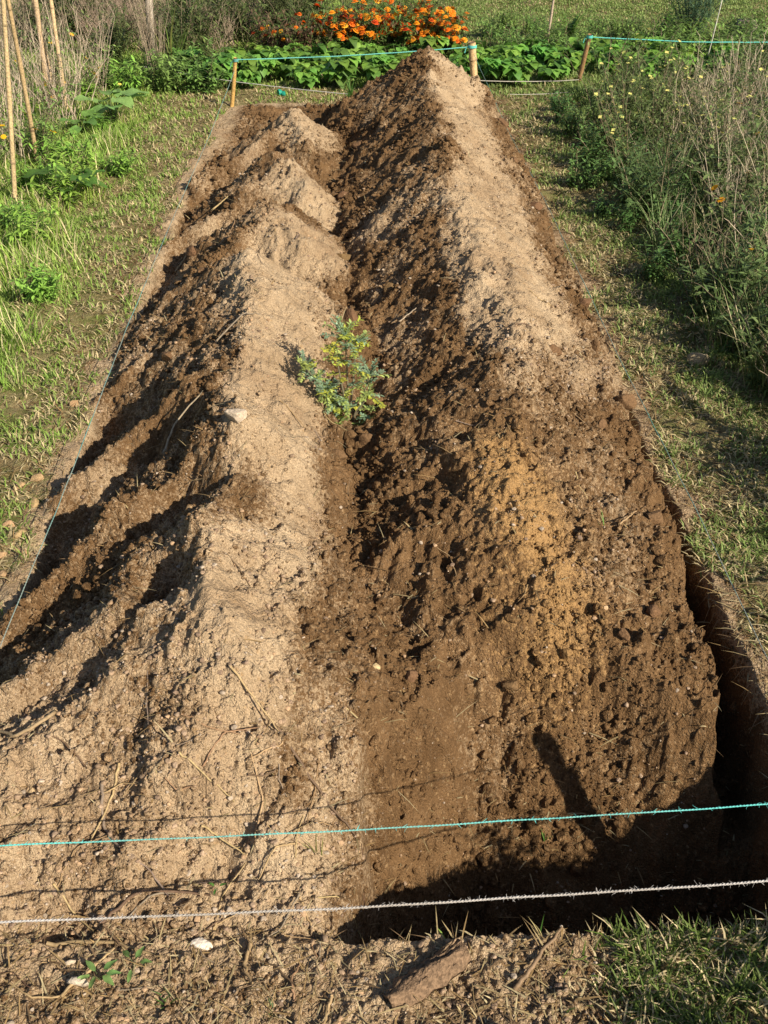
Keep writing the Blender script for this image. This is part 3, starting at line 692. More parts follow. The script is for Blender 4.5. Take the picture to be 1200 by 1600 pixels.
# ------------------------------------------------------------------ strings
def string(name, pts, rad, col, label, sag=.01, fuzz=0, twist=1, col2=None, pitch=.012, seg=None):
    P = np.array(pts, float); d = np.r_[0, np.cumsum(np.linalg.norm(np.diff(P, axis=0), axis=1))]; Lt = d[-1]
    n = seg or int(Lt / pitch * 5); t = np.linspace(0, Lt, n)
    Q = np.stack([np.interp(t, d, P[:, i]) for i in range(3)], -1)
    Q[:, 2] -= sag * 4 * (t / Lt) * (1 - t / Lt)
    r = np.random.default_rng(n); Q[:, 2] += .0022 * perlin(t * 7, t * 0, 3); Q[:, 0] += .002 * perlin(t * 6, t * 0, 5); Q[:, 1] += .002 * perlin(t * 6.3, t * 0, 6)
    o0 = Q[0].copy(); Q = Q - o0; mb = MB()
    T = np.gradient(Q, axis=0); T /= np.linalg.norm(T, axis=1)[:, None]; A = np.cross(T, [0, 0, 1.]); B = np.cross(A, T)
    for s in range(2 if twist else 1):
        ph = t / pitch * 2 * np.pi + s * np.pi
        C = Q + (rad * .5 * (np.cos(ph)[:, None] * A + np.sin(ph)[:, None] * B) if twist else 0)
        c = np.array(col)[None] * (1 + .25 * perlin(t * 5, t * 0, 8 + s))[:, None]
        if col2 is not None:
            f = np.clip(.5 + 1.4 * perlin(t * 3.3, t * 0 + .5, 15), 0, 1)[:, None]; c = c * (1 - f) + np.array(col2) * f
        mb.tube(C, rad * (.62 if twist else 1), c, 6)
    for k in range(fuzz):
        i = r.integers(2, n - 2); p = Q[i]; v = r.normal(size=3); v /= np.linalg.norm(v); v = v + T[i] * r.uniform(-1, 1); l = r.uniform(.003, .009)
        mb.tube([p, p + v * l * .6, p + v * l + r.normal(size=3) * .001], [.0005, .0004, .0002], np.array(col) * r.uniform(.8, 1.2), 3, cap=False)
    o = mb.build(name, M_STRING, label=label, cat='string'); o.location = o0
    return o
TEAL = (.10, .50, .45); TEALD = (.12, .33, .30)
string('teal_string', [(-.87, 1.002, .212), (.0, 1.03, .203), (.90, 1.075, .197)], .0014, (.14, .58, .52), 'teal twine stretched across the near end above the trench', .0, 160, col2=(.20, .42, .37))
string('white_string', [(-.87, .905, .152), (.0, .922, .150), (.90, .962, .147)], .0020, (.50, .47, .45), 'fuzzy white string stretched across the near end', .0, 520, col2=(.38, .34, .30))
pl = [(-.785, y, .10 + .0) for y in (.98, 1.6, 2.12, 3.24, 4.35, 5.6)]
string('side_string', [(-.87, .98, .20), (-.785, 1.6, .10), (-.782, 2.12, .10), (-.795, 3.24, .10), (-.79, 4.35, .10), (-.775, 5.6, .10), (-.72, 6.53, .22)], .0014, TEALD, 'faded green string along the left edge of the bed', .0, 60, col2=(.30, .32, .28), pitch=.02)
string('side_string', [(.90, 1.0, .20), (.862, 1.5, .10), (.865, 2.0, .10), (.853, 2.95, .10), (.858, 4.31, .10), (.84, 5.6, .10), (.755, 6.7, .27)], .0014, TEALD, 'faded green string along the right edge of the bed', .0, 40, col2=(.28, .30, .26), pitch=.02)
string('far_teal_string', [(-.705, 6.52, .28), (.745, 6.70, .31)], .0030, (.16, .52, .47), 'teal string between the far left stake and the bamboo stake', .012, 0, pitch=.02)
string('far_teal_string', [(1.53, 6.95, .315), (2.2, 6.9, .30), (3.3, 6.85, .30)], .0036, (.14, .56, .48), 'bright teal string running right from the brown stake', .01, 0, pitch=.02)
string('far_white_string', [(-1.39, 7.16, .11), (-.74, 6.80, .10), (-.03, 6.42, .10)], .0028, (.55, .53, .48), 'white string crossing behind the far left stake', .01, 0, pitch=.02)
string('far_white_string', [(.78, 6.76, .10), (1.50, 6.98, .05)], .0026, (.50, .47, .40), 'pale string low between bamboo stake and brown stake', .01, 0, pitch=.02)
string('far_white_string', [(.98, 6.56, .06), (1.36, 6.60, .06)], .0022, (.50, .47, .40), 'short pale string just in front of the low pale string', .005, 0, pitch=.02)
def knot(c, r, rr, col, label, name='string_knot'):
    root = obj(name, None, None, label=label, cat='knot', loc=c); r_ = np.random.default_rng(int(abs(c[0]) * 100))
    mb = MB(); t = np.linspace(0, 6.28 * 3, 50)
    mb.tube(np.stack([np.cos(t) * r, np.sin(t) * r, np.linspace(-.008, .008, 50)], -1), rr, col, 5); mb.build('wrap', M_STRING, root)
    mb = MB(); mb.tube([(-r, 0, 0), (-r - .015, -.005, -.012), (-r - .02, -.005, -.035)], [rr, rr, rr * .6], col, 5); mb.build('loose_end', M_STRING, root)
knot((.745, 6.70, .31), .026, .003, (.14, .56, .5), 'teal string knot tied round the hollow bamboo stake')
knot((-.709, 6.522, .275), .014, .003, TEALD, 'teal string knot tied on the slim far left stake')
knot((1.528, 6.952, .315), .018, .003, TEAL, 'teal string knot tied on the brown rear stake')
def plastic():
    mb = MB(); r = np.random.default_rng(4); n = 14; t = np.linspace(0, 1, n)
    P = np.stack([.05 * t - .025, .006 * np.sin(t * 5), .004 * np.cos(t * 4)], -1)
    mb.tube(P, .018 * (1 + .25 * np.sin(t * 9)) * np.where(t > .7, .75, 1), (.02, .30, .22), 9)
    o = mb.build('plastic_cap', M_PLASTIC, label='small teal plastic cap on the ground behind the left heap', cat='plastic cap'); o.location = at(-.46, 6.8, .015)
plastic()

# ------------------------------------------------------------------ plants
def dirv(az, el): return np.array([math.cos(az) * math.cos(el), math.sin(az) * math.cos(el), math.sin(el)])
def arc(p, az, L, lean0, lean1, n=6, wob=0.):
    P = [np.array(p, float)]; a = az
    for k in range(n):
        l = lean0 + (lean1 - lean0) * k / max(1, n - 1); a += random.gauss(0, wob)
        P.append(P[-1] + dirv(a, math.pi / 2 - l) * L / n)
    return np.array(P)
def place(proto, first, x, y, rot, sc, label=None, dz=0.):
    o = proto if first else copy_tree(proto)
    o.location = at(x, y, dz); o.rotation_euler = (rv(-.08, .08), rv(-.08, .08), rot); o.scale = (sc, sc, sc * rv(.9, 1.1))
    if label: o['label'] = label
    return o
def scatter_protos(protos, pos, label, group, smin=.85, smax_=1.15):
    used = [False] * len(protos)
    for k, (x, y) in enumerate(pos):
        i = k % len(protos); place(protos[i], not used[i], x, y, rv(0, 6.28), rv(smin, smax_)); used[i] = True
        # label and group live on the prototype and are inherited

# strawberries
def strawberry(n, seed):
    random.seed(seed); np.random.seed(seed)
    root = obj('strawberry_plant', None, None, label='leafy strawberry plant in the dense green row behind the bed', cat='strawberry plant', group='strawberry plants in the far row')
    mb = MB(); st = MB()
    for k in range(n):
        az = rv(0, 6.28); L = rv(.07, .165); P = arc((rv(-.03, .03), rv(-.03, .03), 0), az, L, rv(.0, .4), rv(.2, .8), 5)
        st.tube(P, [.002] * 6, (.12, .16, .05), 4, cap=False); e = P[-1]
        base = np.array([.12, .26, .05]) * rv(.6, 1.6) + np.array([.06, .05, 0]) * rv(0, 1)
        if random.random() < .03: base = np.array([.35, .10, .03])
        tilt = rv(-.5, .5)
        for q in (-1, 0, 1):
            mb.leaf(e, dirv(az + q * 1.25, tilt * (.5 if q else 1)), rv(.05, .072), rv(.055, .07), base * rv(.85, 1.2), droop=rv(.2, .8), fold=rv(.1, .5))
    mb.build('leaf', M_LEAF, root); st.build('stem', M_LEAF, root)
    return root
sp = [strawberry(17, 100 + k) for k in range(5)]
pos = []
for x in np.arange(-.85, 2.65, .20):
    for y in (6.98, 7.16, 7.36, 7.56):
        if y > 7.0 or random.random() < .8: pos.append((x + rv(-.06, .06), y + rv(-.05, .05) + (.0 if x < 1.3 else .15)))
for y in (7.2, 7.45): pos.append((-1.12 + rv(-.05, .05), y))
scatter_protos(sp, pos, None, None, .85, 1.2)

# marigolds
def flower_pom(mb, c, r, col, n_or):
    nr = np.array(n_or, float); nr /= np.linalg.norm(nr); a = np.cross(nr, [.3, .5, .2]); a /= np.linalg.norm(a); b = np.cross(nr, a)
    for ring, (rr, lift, nn) in enumerate(((r, .05, 9), (r * .72, .3, 7), (r * .42, .5, 5))):
        for q in range(nn):
            t = q / nn * 6.283 + ring; d = (a * math.cos(t) + b * math.sin(t)) + nr * lift
            mb.leaf(np.array(c) + nr * .004 * ring, d, rr, rr * .95, np.array(col) * rv(.75, 1.25), up=nr, droop=.15, fold=-.2)
def marigold(seed, nf, dryness):
    random.seed(seed); np.random.seed(seed)
    root = obj('marigold_plant', None, None, label='bushy marigold plant with orange flowers behind the strawberry row', cat='marigold plant', group='marigold plants in flower')
    fo = MB(); st = MB(); tips = []
    for k in range(13):
        az = rv(0, 6.28); P = arc((rv(-.03, .03), rv(-.03, .03), 0), az, rv(.16, .34), rv(.0, .45), rv(.1, .7), 6, .15)
        st.tube(P, np.linspace(.004, .002, 7), (.10, .11, .04) if random.random() > dryness else (.22, .15, .09), 4, cap=False); tips.append(P[-1])
        for q in range(2, 7):
            for s in range(5):
                d = dirv(rv(0, 6.28), rv(-.1, .7)); dead = random.random() < dryness
                c = np.array([.20, .13, .08]) if dead else np.array([.12, .20, .05]) * rv(.7, 1.6)
                L = rv(.03, .06); p0 = P[q]
                for z_ in range(3): fo.leaf(p0 + d * L * z_ * .3, d + np.random.normal(0, .5, 3), L * .7, .010, c, droop=.1)
    fo.build('foliage', M_LEAF, root); st.build('stem', M_LEAF, root)
    pal = [(.92, .30, .02), (.95, .36, .025), (.88, .23, .02), (.95, .46, .04), (.66, .13, .02)]
    for k in range(nf):
        p = tips[k % len(tips)] * (1, 1, rv(.7, 1.08)) + np.array([rv(-.03, .03), rv(-.04, .01), rv(.0, .03)])
        f = MB(); flower_pom(f, (0, 0, 0), rv(.022, .032), pal[random.randrange(5)], (rv(-.5, .5), rv(-1.0, .2), 1)); f.build('flower', M_PETAL, root, loc=p)
    return root
mgp = [marigold(200, 25, .2), marigold(201, 21, .25), marigold(202, 27, .15), marigold(203, 22, .3)]
mpos = [(x + rv(-.04, .04), y + rv(-.04, .04)) for x in np.arange(-.16, .80, .10) for y in (7.82, 8.04)]
scatter_protos(mgp, mpos, None, None, .9, 1.1)
mgd = [marigold(210, 4, .65), marigold(211, 3, .7)]
for o in mgd: o['label'] = 'half dried marigold plant with few flowers at the left end of the row'; o['group'] = 'withering marigold plants'
scatter_protos(mgd, [(-.52, 7.85), (-.36, 8.0), (-.62, 8.05), (-.30, 7.85), (-.46, 8.15), (-.40, 7.80)], None, None, .8, 1.0)

# the yellow-green plant in the hollow
def rue():
    random.seed(5); np.random.seed(5)
    bx, by = -.03, 2.56; root = obj('feathery_plant', None, None, label='blue green and yellow feathery plant growing in the hollow between heaps', cat='plant', loc=at(bx, by, -.01)); z0 = root.location.z
    def spray(center, rad, n, blue, yel, stem_from):
        c = np.array(center) - np.array([bx, by, z0]); s = np.array(stem_from, float)
        st = MB(); mid = (s + c) / 2 + np.array([rv(-.01, .01), 0, -.01]); t = np.linspace(0, 1, 8)[:, None]
        Pth = (1 - t) ** 2 * s + 2 * t * (1 - t) * mid + t * t * c
        st.tube(Pth, np.linspace(.0040, .0018, 8), (.25, .22, .14), 5, cap=False); stem = st.build('stem', M_LEAF, root)
        mb = MB()
        for k in range(int(n * .72)):
            d = dirv(rv(0, 6.28), rv(-.5, 1.1)); L = rad * rv(.6, 1.25); f0 = rv(.55, 1.0) if k % 3 == 0 else 1.0; cc_ = Pth[int(f0 * 7)]; c = np.array(center) - np.array([bx, by, z0]) if f0 == 1.0 else cc_
            P = np.array([c - d * rad * .1, c + d * L * .5, c + d * L + [0, 0, -.008]])
            mb.tube(P, [.001, .0009, .0006], (.16, .24, .14), 3, cap=False)
            base = np.array([.50, .52, .08]) if random.random() < yel else (np.array([.27, .38, .24]) if random.random() < blue * .8 else np.array([.38, .46, .14]))
            for q in range(9):
                f = (q + 1) / 9.; p = P[0] + (P[2] - P[0]) * f
                for s_ in (-1, 1):
                    e = d * .6 + np.cross(d, [0, 0, 1]) * s_ + np.random.normal(0, .35, 3)
                    mb.leaf(p, e, rv(.009, .017), rv(.005, .008), base * rv(.75, 1.3), droop=.1, fold=.1)
        mb.build('leaf_cluster', M_LEAF, root)
    b = (0, 0, 0)
    spray((-.035, 2.56, .36), .056, 30, .45, .35, (0, 0, .03)); spray((-.005, 2.57, .34), .045, 18, .5, .45, (0, 0, .03))
    spray((-.065, 2.55, .335), .035, 12, .3, .6, (0, 0, .03)); spray((-.155, 2.56, .27), .044, 20, .5, .1, b); spray((-.095, 2.55, .19), .055, 30, .75, .1, b)
    spray((-.04, 2.55, .165), .036, 16, .6, .1, b); spray((.035, 2.56, .235), .052, 24, .6, .05, b); spray((.03, 2.56, .17), .042, 18, .4, .1, b)
    spray((-.0, 2.485, .04), .055, 34, .6, .05, b); spray((-.065, 2.51, .10), .045, 20, .6, .05, b); spray((.03, 2.52, .11), .042, 16, .6, .05, b); spray((-.12, 2.55, .23), .036, 14, .7, .1, b)
rue()

# generic weeds
def green_weed(seed, hgt, n, leafc, flowers, fcol=(.70, .62, .12), spread=.12, fr=.010, leafL=.035, dry=.2):
    random.seed(seed); np.random.seed(seed)
    root = obj('flowering_weed', None, None)
    fo = MB(); st = MB(); tips = []
    for k in range(n):
        az = rv(0, 6.28); P = arc((rv(-spread, spread) * .4, rv(-spread, spread) * .4, 0), az, hgt * rv(.55, 1.1), rv(.0, .5), rv(.2, 1.2), 8, .2)
        d_ = random.random() < dry; sc_ = np.array([.30, .24, .15]) if d_ else np.array([.10, .14, .045])
        st.tube(P, np.linspace(.0030, .0012, 9), sc_, 4, cap=False); tips.append(P[-1]); tips.append(P[6])
        for q in range(1, 9):
            for s in range(1 if d_ else 3):
                c = np.array(leafc) * rv(.6, 1.5)
                fo.leaf(P[q], dirv(rv(0, 6.28), rv(-.4, .7)), leafL * rv(.5, 1.3), leafL * .32 * rv(.7, 1.2), c, droop=.2)
            if random.random() < .4:
                Q = arc(P[q], rv(0, 6.28), hgt * .25, rv(.3, .9), rv(.6, 1.3), 4, .2); st.tube(Q, np.linspace(.0016, .0008, 5), sc_, 3, cap=False); tips.append(Q[-1])
    fo.build('foliage', M_LEAF, root); st.build('stem', M_LEAF, root)
    for k in range(flowers):
        p = tips[random.randrange(len(tips))]; f = MB(); nr = np.array([rv(-.4, .4), rv(-.8, .1), 1.]); nr /= np.linalg.norm(nr)
        a = np.cross(nr, [.2, .9, .1]); a /= np.linalg.norm(a); b = np.cross(nr, a)
        for q in range(4 if fr < .014 else 8):
            t = q / (4 if fr < .014 else 8) * 6.283; f.leaf((0, 0, 0), a * math.cos(t) + b * math.sin(t) + nr * .15, fr, fr * .8, fcol, up=nr, droop=.1)
        f.build('flower', M_PETAL, root, loc=p)
    return root
def dry_weed(seed, hgt, n, spread, col=(.38, .30, .20), lean=.45, r0=.0026, branch=.6):
    random.seed(seed); np.random.seed(seed); mb = MB()
    for k in range(n):
        az = rv(0, 6.28); P = arc((rv(-spread, spread), rv(-spread, spread), 0), az, hgt * rv(.5, 1.1), rv(0, lean), rv(0, lean * 1.6), 7, .15)
        c = np.array(col) * rv(.55, 1.3); mb.tube(P, np.linspace(r0, r0 * .35, 8), c, 4, cap=False)
        for q in range(2, 8):
            if random.random() < branch:
                Q = arc(P[q], rv(0, 6.28), hgt * rv(.08, .25), rv(.2, .9), rv(.2, 1.2), 3, .3); mb.tube(Q, np.linspace(r0 * .5, r0 * .2, 4), c * rv(.8, 1.1), 3, cap=False)
    return mb
def grass_tuft(seed, hgt, n, spread, cols, wd=.005, lean1=1.4):
    random.seed(seed); np.random.seed(seed); mb = MB()
    for k in range(n):
        az = rv(0, 6.28); P = arc((rv(-spread, spread), rv(-spread, spread), -.01), az, hgt * rv(.5, 1.15), rv(0, .5), rv(.4, lean1), 6, .08)
        c = np.array(cols[random.randrange(len(cols))]) * rv(.7, 1.3); s = np.array([-math.sin(az), math.cos(az), 0]) * wd / 2
        ww = np.array([.7, 1, 1, .9, .7, .4, .05])[:, None]; V = np.vstack([P - s * ww, P + s * ww])
        mb.add(V, [(i, i + 1, i + 8, i + 7) for i in range(6)], (), c)
    return mb
def meshthing(mb, name, mat, label, cat, group): return mb.build(name, mat, label=label, cat=cat, group=group)
def tag(o, label, cat, group): o['label'] = label; o['category'] = cat; o['group'] = group; return o
random.seed(50)
def rpos(n, x0, x1, y0, y1, seed, cond=None, mind=0.0):
    r = np.random.default_rng(seed); out = []; tries = 0
    while len(out) < n and tries < 4000:
        tries += 1; x, y = r.uniform(x0, x1), r.uniform(y0, y1)
        if cond and not cond(x, y): continue
        if any((x - a) ** 2 + (y - b) ** 2 < mind * mind for a, b in out): continue
        out.append((float(x), float(y)))
    return out

# right-hand weeds with small yellow flowers
LG = (.20, .27, .09)
p = [tag(green_weed(300 + k, .42, 22, LG, 15, (.85, .80, .25), leafL=.034, dry=.35, fr=.0125), 'tangled green weed with small pale yellow flowers right of the bed', 'weed', 'yellow flowered weeds on the right') for k in range(4)]
scatter_protos(p, rpos(42, 1.35, 3.2, 4.6, 6.6, 1, lambda x, y: x > 1.35 + .25 * math.sin(y * 3), .20), None, None, .75, 1.15)
p = [tag(green_weed(310 + k, .40, 20, (.19, .26, .09), 2, (.80, .42, .02), leafL=.045, dry=.35, fr=.018), 'bushy green weed with a few orange yellow flowers at right', 'weed', 'orange yellow flowered weeds on the right') for k in range(3)]
scatter_protos(p, rpos(22, 1.55, 3.0, 3.3, 5.6, 2, lambda x, y: x > 1.25 + .16 * (y - 2), .26) + [(1.38, 1.5), (1.42, 1.9), (1.36, 2.3), (1.45, 2.65), (1.5, 3.0), (1.42, 3.45)] + rpos(6, 2.4, 3.2, 6.7, 7.3, 3, None, .2), None, None, .8, 1.15)
p = [meshthing(dry_weed(320 + k, .55, 26, .10, (.66, .55, .40), .5), 'dry_weed', M_STRAW, 'dead pale stemmed weed standing among green weeds at right', 'dry weed', 'dead weeds on the right') for k in range(3)]
scatter_protos(p, rpos(20, 1.7, 2.9, 4.2, 6.2, 4, None, .2) + rpos(6, 1.6, 2.3, 3.2, 4.3, 5, None, .25), None, None, .7, 1.05)
p = [meshthing(grass_tuft(330 + k, .42, 70, .07, [(.15, .25, .07), (.24, .32, .12), (.60, .52, .32)], .0048), 'grass_tuft', M_GRASS, 'tall arching grass tuft in the shaded weeds right of the path', 'grass tuft', 'tall grass tufts on the right') for k in range(3)]
scatter_protos(p, rpos(40, 1.20, 2.2, 1.3, 4.9, 6, lambda x, y: x > 1.25 + .05 * (y - 3), .15), None, None, .55, 1.0)
scatter_protos([meshthing(grass_tuft(336, .26, 70, .06, [(.16, .27, .07), (.22, .33, .10), (.58, .50, .3)], .004), 'grass_tuft', M_GRASS, 'low grass clump at the right margin of the trodden strip', 'grass tuft', 'low grass clumps on the right')],
               rpos(18, 1.12, 1.7, 1.5, 3.4, 7, lambda x, y: x > 1.0 + .08 * y, .15) + [(1.0, .9), (1.1, 1.1), (1.05, 1.3), (1.2, .8), (.95, .7), (.85, .62)], None, None, .6, 1.0)
# weeds just outside the frame at the near right whose shade falls on the near bank
scatter_protos([tag(green_weed(340, .5, 34, LG, 0, leafL=.06, spread=.2), 'dense green weed outside the near right corner of the bed', 'weed', 'weeds beside the near right corner')], [(.76, .56), (.66, .46), (.70, .60), (.84, .66), (.92, .76), (.86, .50), (1.05, .55), (1.2, .72), (.95, .40), (1.25, .45), (1.35, .9), (.78, .30), (.6, .18), (.9, .15)], None, None, .40, .58)
p = [meshthing(dry_weed(325 + k, .36, 26, .12, (.48, .40, .27), .9, .0022, .9), 'dry_weed', M_STRAW, 'low tangle of dry tan stems in the right hand weeds', 'dry weed', 'low dry tangles on the right') for k in range(3)]
scatter_protos(p, rpos(24, 1.3, 2.6, 2.4, 6.2, 19, lambda x, y: x > 1.25 + .05 * y, .18), None, None, .7, 1.15)
p = [meshthing(dry_weed(328 + k, .50, 22, .14, (.36, .29, .18), .8, .0026, .8), 'dry_weed', M_STRAW, 'tall leaning tan stems over dark foliage at mid right', 'dry weed', 'leaning tan weeds at mid right') for k in range(2)]
scatter_protos(p, rpos(7, 1.38, 2.0, 2.7, 4.4, 23, None, .25), None, None, .6, .95)
p = [tag(green_weed(348 + k, .30, 26, (.12, .18, .06), 0, leafL=.04, spread=.2, dry=.3), 'dark leafy undergrowth beneath the leaning stems at mid right', 'weed', 'leafy undergrowth at mid right') for k in range(2)]
scatter_protos(p, rpos(16, 1.3, 1.9, 2.6, 5.2, 24, None, .2), None, None, .8, 1.15)
# low dark leaves in the shaded strip
p = [tag(green_weed(345 + k, .16, 16, (.13, .25, .07), 0, leafL=.030, spread=.12, dry=.05), 'low dark green leafy weed in the shade right of the path', 'weed', 'low shaded weeds on the right') for k in range(2)]
scatter_protos(p, rpos(20, 1.08, 1.6, 3.6, 6.4, 8, lambda x, y: x > 1.12 + .06 * math.sin(y * 5), .13), None, None, .7, 1.2)

# left-hand weeds
p = [meshthing(dry_weed(400 + k, .60, 44, .14, (.60, .49, .36), .6, .0024), 'dry_weed', M_STRAW, 'dead grey brown weed thicket stems at the back left', 'dry weed', 'dead weeds on the left') for k in range(4)]
scatter_protos(p, rpos(30, -3.6, -1.6, 5.3, 7.6, 11, lambda x, y: x < -1.55 - .1 * (7 - y), .22), None, None, .75, 1.1)
p = [tag(green_weed(410 + k, .38, 16, (.22, .34, .09), 3, (.80, .50, .02), leafL=.04, dry=.4, fr=.019), 'green weed with orange yellow flowers among dead stems at left', 'weed', 'yellow flowered weeds on the left') for k in range(3)]
scatter_protos(p, rpos(20, -3.0, -1.5, 4.6, 7.4, 12, lambda x, y: x < -1.45, .25), None, None, .8, 1.2)
p = [tag(green_weed(420 + k, .20, 16, (.27, .45, .08), 1, (.78, .72, .15), leafL=.045, spread=.14, dry=.05, fr=.014), 'bright green leafy weed on the left grass verge', 'weed', 'leafy weeds on the left verge') for k in range(3)]
scatter_protos(p, rpos(20, -2.3, -1.18, 3.2, 6.9, 13, lambda x, y: x < -1.12 - .22 * max(0, y - 4.6) * .6, .2), None, None, .6, 1.1)
p = [meshthing(grass_tuft(430 + k, .15, 90, .08, [(.29, .44, .07), (.38, .52, .11), (.66, .56, .32)], .0042), 'grass_tuft', M_GRASS, 'lush bright green grass tuft on the left side', 'grass tuft', 'grass tufts on the left') for k in range(3)]
scatter_protos(p, rpos(150, -2.3, -1.12, 2.1, 7.0, 14, lambda x, y: x < -1.1 - .06 * (y - 2.5) * (y > 2.5), .075), None, None, .5, 1.1)
# back left brown thicket
p = [meshthing(dry_weed(440 + k, .42, 70, .18, (.42, .32, .23), .7, .0026, .8), 'brown_thicket', M_STRAW, 'tangled brown dry undergrowth behind the left end of the strawberry row', 'undergrowth', 'brown undergrowth at the back left') for k in range(3)]
scatter_protos(p, rpos(26, -3.4, -.8, 8.0, 10.2, 15, None, .26), None, None, .8, 1.15)
p = [tag(green_weed(450 + k, .40, 30, (.14, .18, .06), 0, leafL=.05, spread=.22, dry=.3), 'dark olive bushy weed in front of the back lawn', 'weed', 'dark bushy weeds at the back') for k in range(3)]
scatter_protos(p, rpos(22, -2.6, -.35, 7.7, 9.6, 16, None, .28) + [(-.3, 8.9), (0.0, 8.75), (.3, 8.8), (.6, 8.7)], None, None, .8, 1.2)
p = [tag(green_weed(460 + k, .22, 22, (.20, .32, .08), 0, leafL=.045, spread=.2, dry=.1), 'low green weed filling the back margin between plants', 'weed', 'low green weeds at the back') for k in range(3)]
scatter_protos(p, rpos(40, 1.1, 3.4, 7.6, 8.7, 17, None, .18) + rpos(6, -1.35, -.95, 6.9, 7.4, 18, None, .15), None, None, .7, 1.1)

# broad leaved weed at the left
def broadleaf(x, y, n, L, label, seed, col=(.15, .29, .07), name='broadleaf_weed'):
    random.seed(seed); np.random.seed(seed); root = obj(name, None, None, label=label, cat='weed', loc=at(x, y))
    for k in range(n):
        az = k * 2.4 + rv(-.3, .3); P = arc((0, 0, 0), az, L * rv(.8, 1.3), rv(.1, .4), rv(.4, 1.0), 4)
        mb = MB(); mb.tube(P, [L * .02] * 5, (.16, .2, .08), 4, cap=False)
        e = P[-1]; d = dirv(az, rv(-.1, .5)); sdv = np.cross(d, [0, 0, 1]); sdv /= np.linalg.norm(sdv); nr = np.cross(sdv, d)
        t = np.linspace(0, 1, 8); wv = np.array([.25, .75, .98, 1, .9, .7, .4, .03]) * L * (.42 if L > .05 else .20 + .05 * math.sin(k * 3)); cc = np.array(col) * rv(.8, 1.3)
        rows = []
        for s_ in (-1, -.5, 0, .5, 1):
            rows.append(e + d * (t * L)[:, None] + sdv * (wv * s_)[:, None] + nr * (-.25 * L * t ** 2 + abs(s_) * .10 * L * np.sin(t * 9 + s_ * 2) * .5 + abs(s_) * .06 * L)[:, None])
        V = np.vstack(rows); F = [(a * 8 + i, a * 8 + i + 1, (a + 1) * 8 + i + 1, (a + 1) * 8 + i) for a in range(4) for i in range(7)]
        mb.add(V, F, (), cc); mb.build('leaf', M_LEAF, root)
broadleaf(-1.42, 6.15, 9, .15, 'large pale green broad leaved weed at the edge of dead stems', 500, (.20, .34, .10))
broadleaf(-1.55, 5.9, 6, .09, 'smaller broad leaved weed left of the large pale one', 501)
broadleaf(-1.38, 4.85, 6, .13, 'broad leaved weed low in grass right of the bamboo canes', 502, (.09, .20, .04))
broadleaf(-1.0, 7.3, 6, .13, 'broad green leaves beside the far left stake', 503, (.07, .17, .035))
broadleaf(-.445, .895, 6, .024, 'small bright green leafy weed on the near left soil', 504, (.16, .27, .08))
broadleaf(-.39, .915, 4, .022, 'tiny green leafed seedling beside the near leafy weed', 505, (.14, .24, .07))
broadleaf(-.27, 1.065, 3, .012, 'tiny green seedling on bare soil between near strings', 506, (.08, .20, .04))

def fern(x, y, n, L, label, seed, col=(.12, .24, .04)):
    random.seed(seed); np.random.seed(seed); root = obj('fern', None, None, label=label, cat='fern', loc=at(x, y))
    for k in range(n):
        az = rv(0, 6.28); P = arc((0, 0, 0), az, L * rv(.8, 1.1), .1, rv(.5, 1.0), 12); mb = MB(); mb.tube(P, np.linspace(.003, .001, 13), (.16, .22, .06), 4, cap=False)
        side = np.array([-math.sin(az), math.cos(az), 0])
        for q in range(3, 13):
            wl = L * .30 * (1 - (q - 3) / 10.5)
            for s in (-1, 1):
                T_ = P[q] - P[q - 1]; T_ = T_ / np.linalg.norm(T_)
                mb.leaf(P[q], side * s + T_ * .5, wl, wl * .30, np.array(col) * rv(.8, 1.3), droop=.15)
        mb.build('frond', M_LEAF, root)
fern(1.66, 8.3, 6, .34, 'bright green fern behind the strawberries by a thin cane', 510)
fern(2.35, 8.2, 6, .30, 'bright green fern at the right in front of the feathery dark plant', 511)
def feathery(x, y, label, seed, col, hgt, n):
    random.seed(seed); np.random.seed(seed); root = obj('feathery_shrub', None, None, label=label, cat='shrub', loc=at(x, y)); mb = MB(); st = MB()
    for k in range(n):
        az = rv(0, 6.28); P = arc((rv(-.04, .04), rv(-.04, .04), 0), az, hgt * rv(.5, 1.1), rv(0, .5), rv(.3, 1.3), 9, .1); st.tube(P, np.linspace(.004, .001, 10), np.array(col) * 1.2, 4, cap=False)
        for q in range(2, 10):
            for s in range(6): mb.leaf(P[q], dirv(rv(0, 6.28), rv(-.6, .9)), hgt * rv(.08, .2), .006, np.array(col) * rv(.6, 1.5), droop=.2)
    mb.build('foliage', M_LEAF, root); st.build('stem', M_LEAF, root)
feathery(2.62, 8.35, 'dark green feathery shrub in front of the lawn at right', 520, (.09, .16, .09), .62, 34)
feathery(-.62, 8.85, 'dark olive feathery shrub behind the withering marigolds', 521, (.10, .115, .045), .60, 36)
feathery(-1.0, 9.0, 'dark feathery shrub left of the dark thin trunk', 522, (.09, .10, .04), .60, 34)
# climber of dry stems wrapped around the post
def wrap():
    mb = dry_weed(530, .5, 40, .05, (.36, .28, .20), .25, .003)
    o = mb.build('dry_climber', M_STRAW, label='bundle of dry stems clinging to the weathered grey post', cat='dry climber'); o.location = at(-1.36, 7.36); 
    mb = grass_tuft(531, .5, 24, .05, [(.12, .2, .04), (.2, .22, .06)], .008, .9)
    o = mb.build('vine', M_GRASS, label='yellow green vine leaves beside the weathered grey post', cat='vine'); o.location = at(-1.24, 7.42)
wrap()
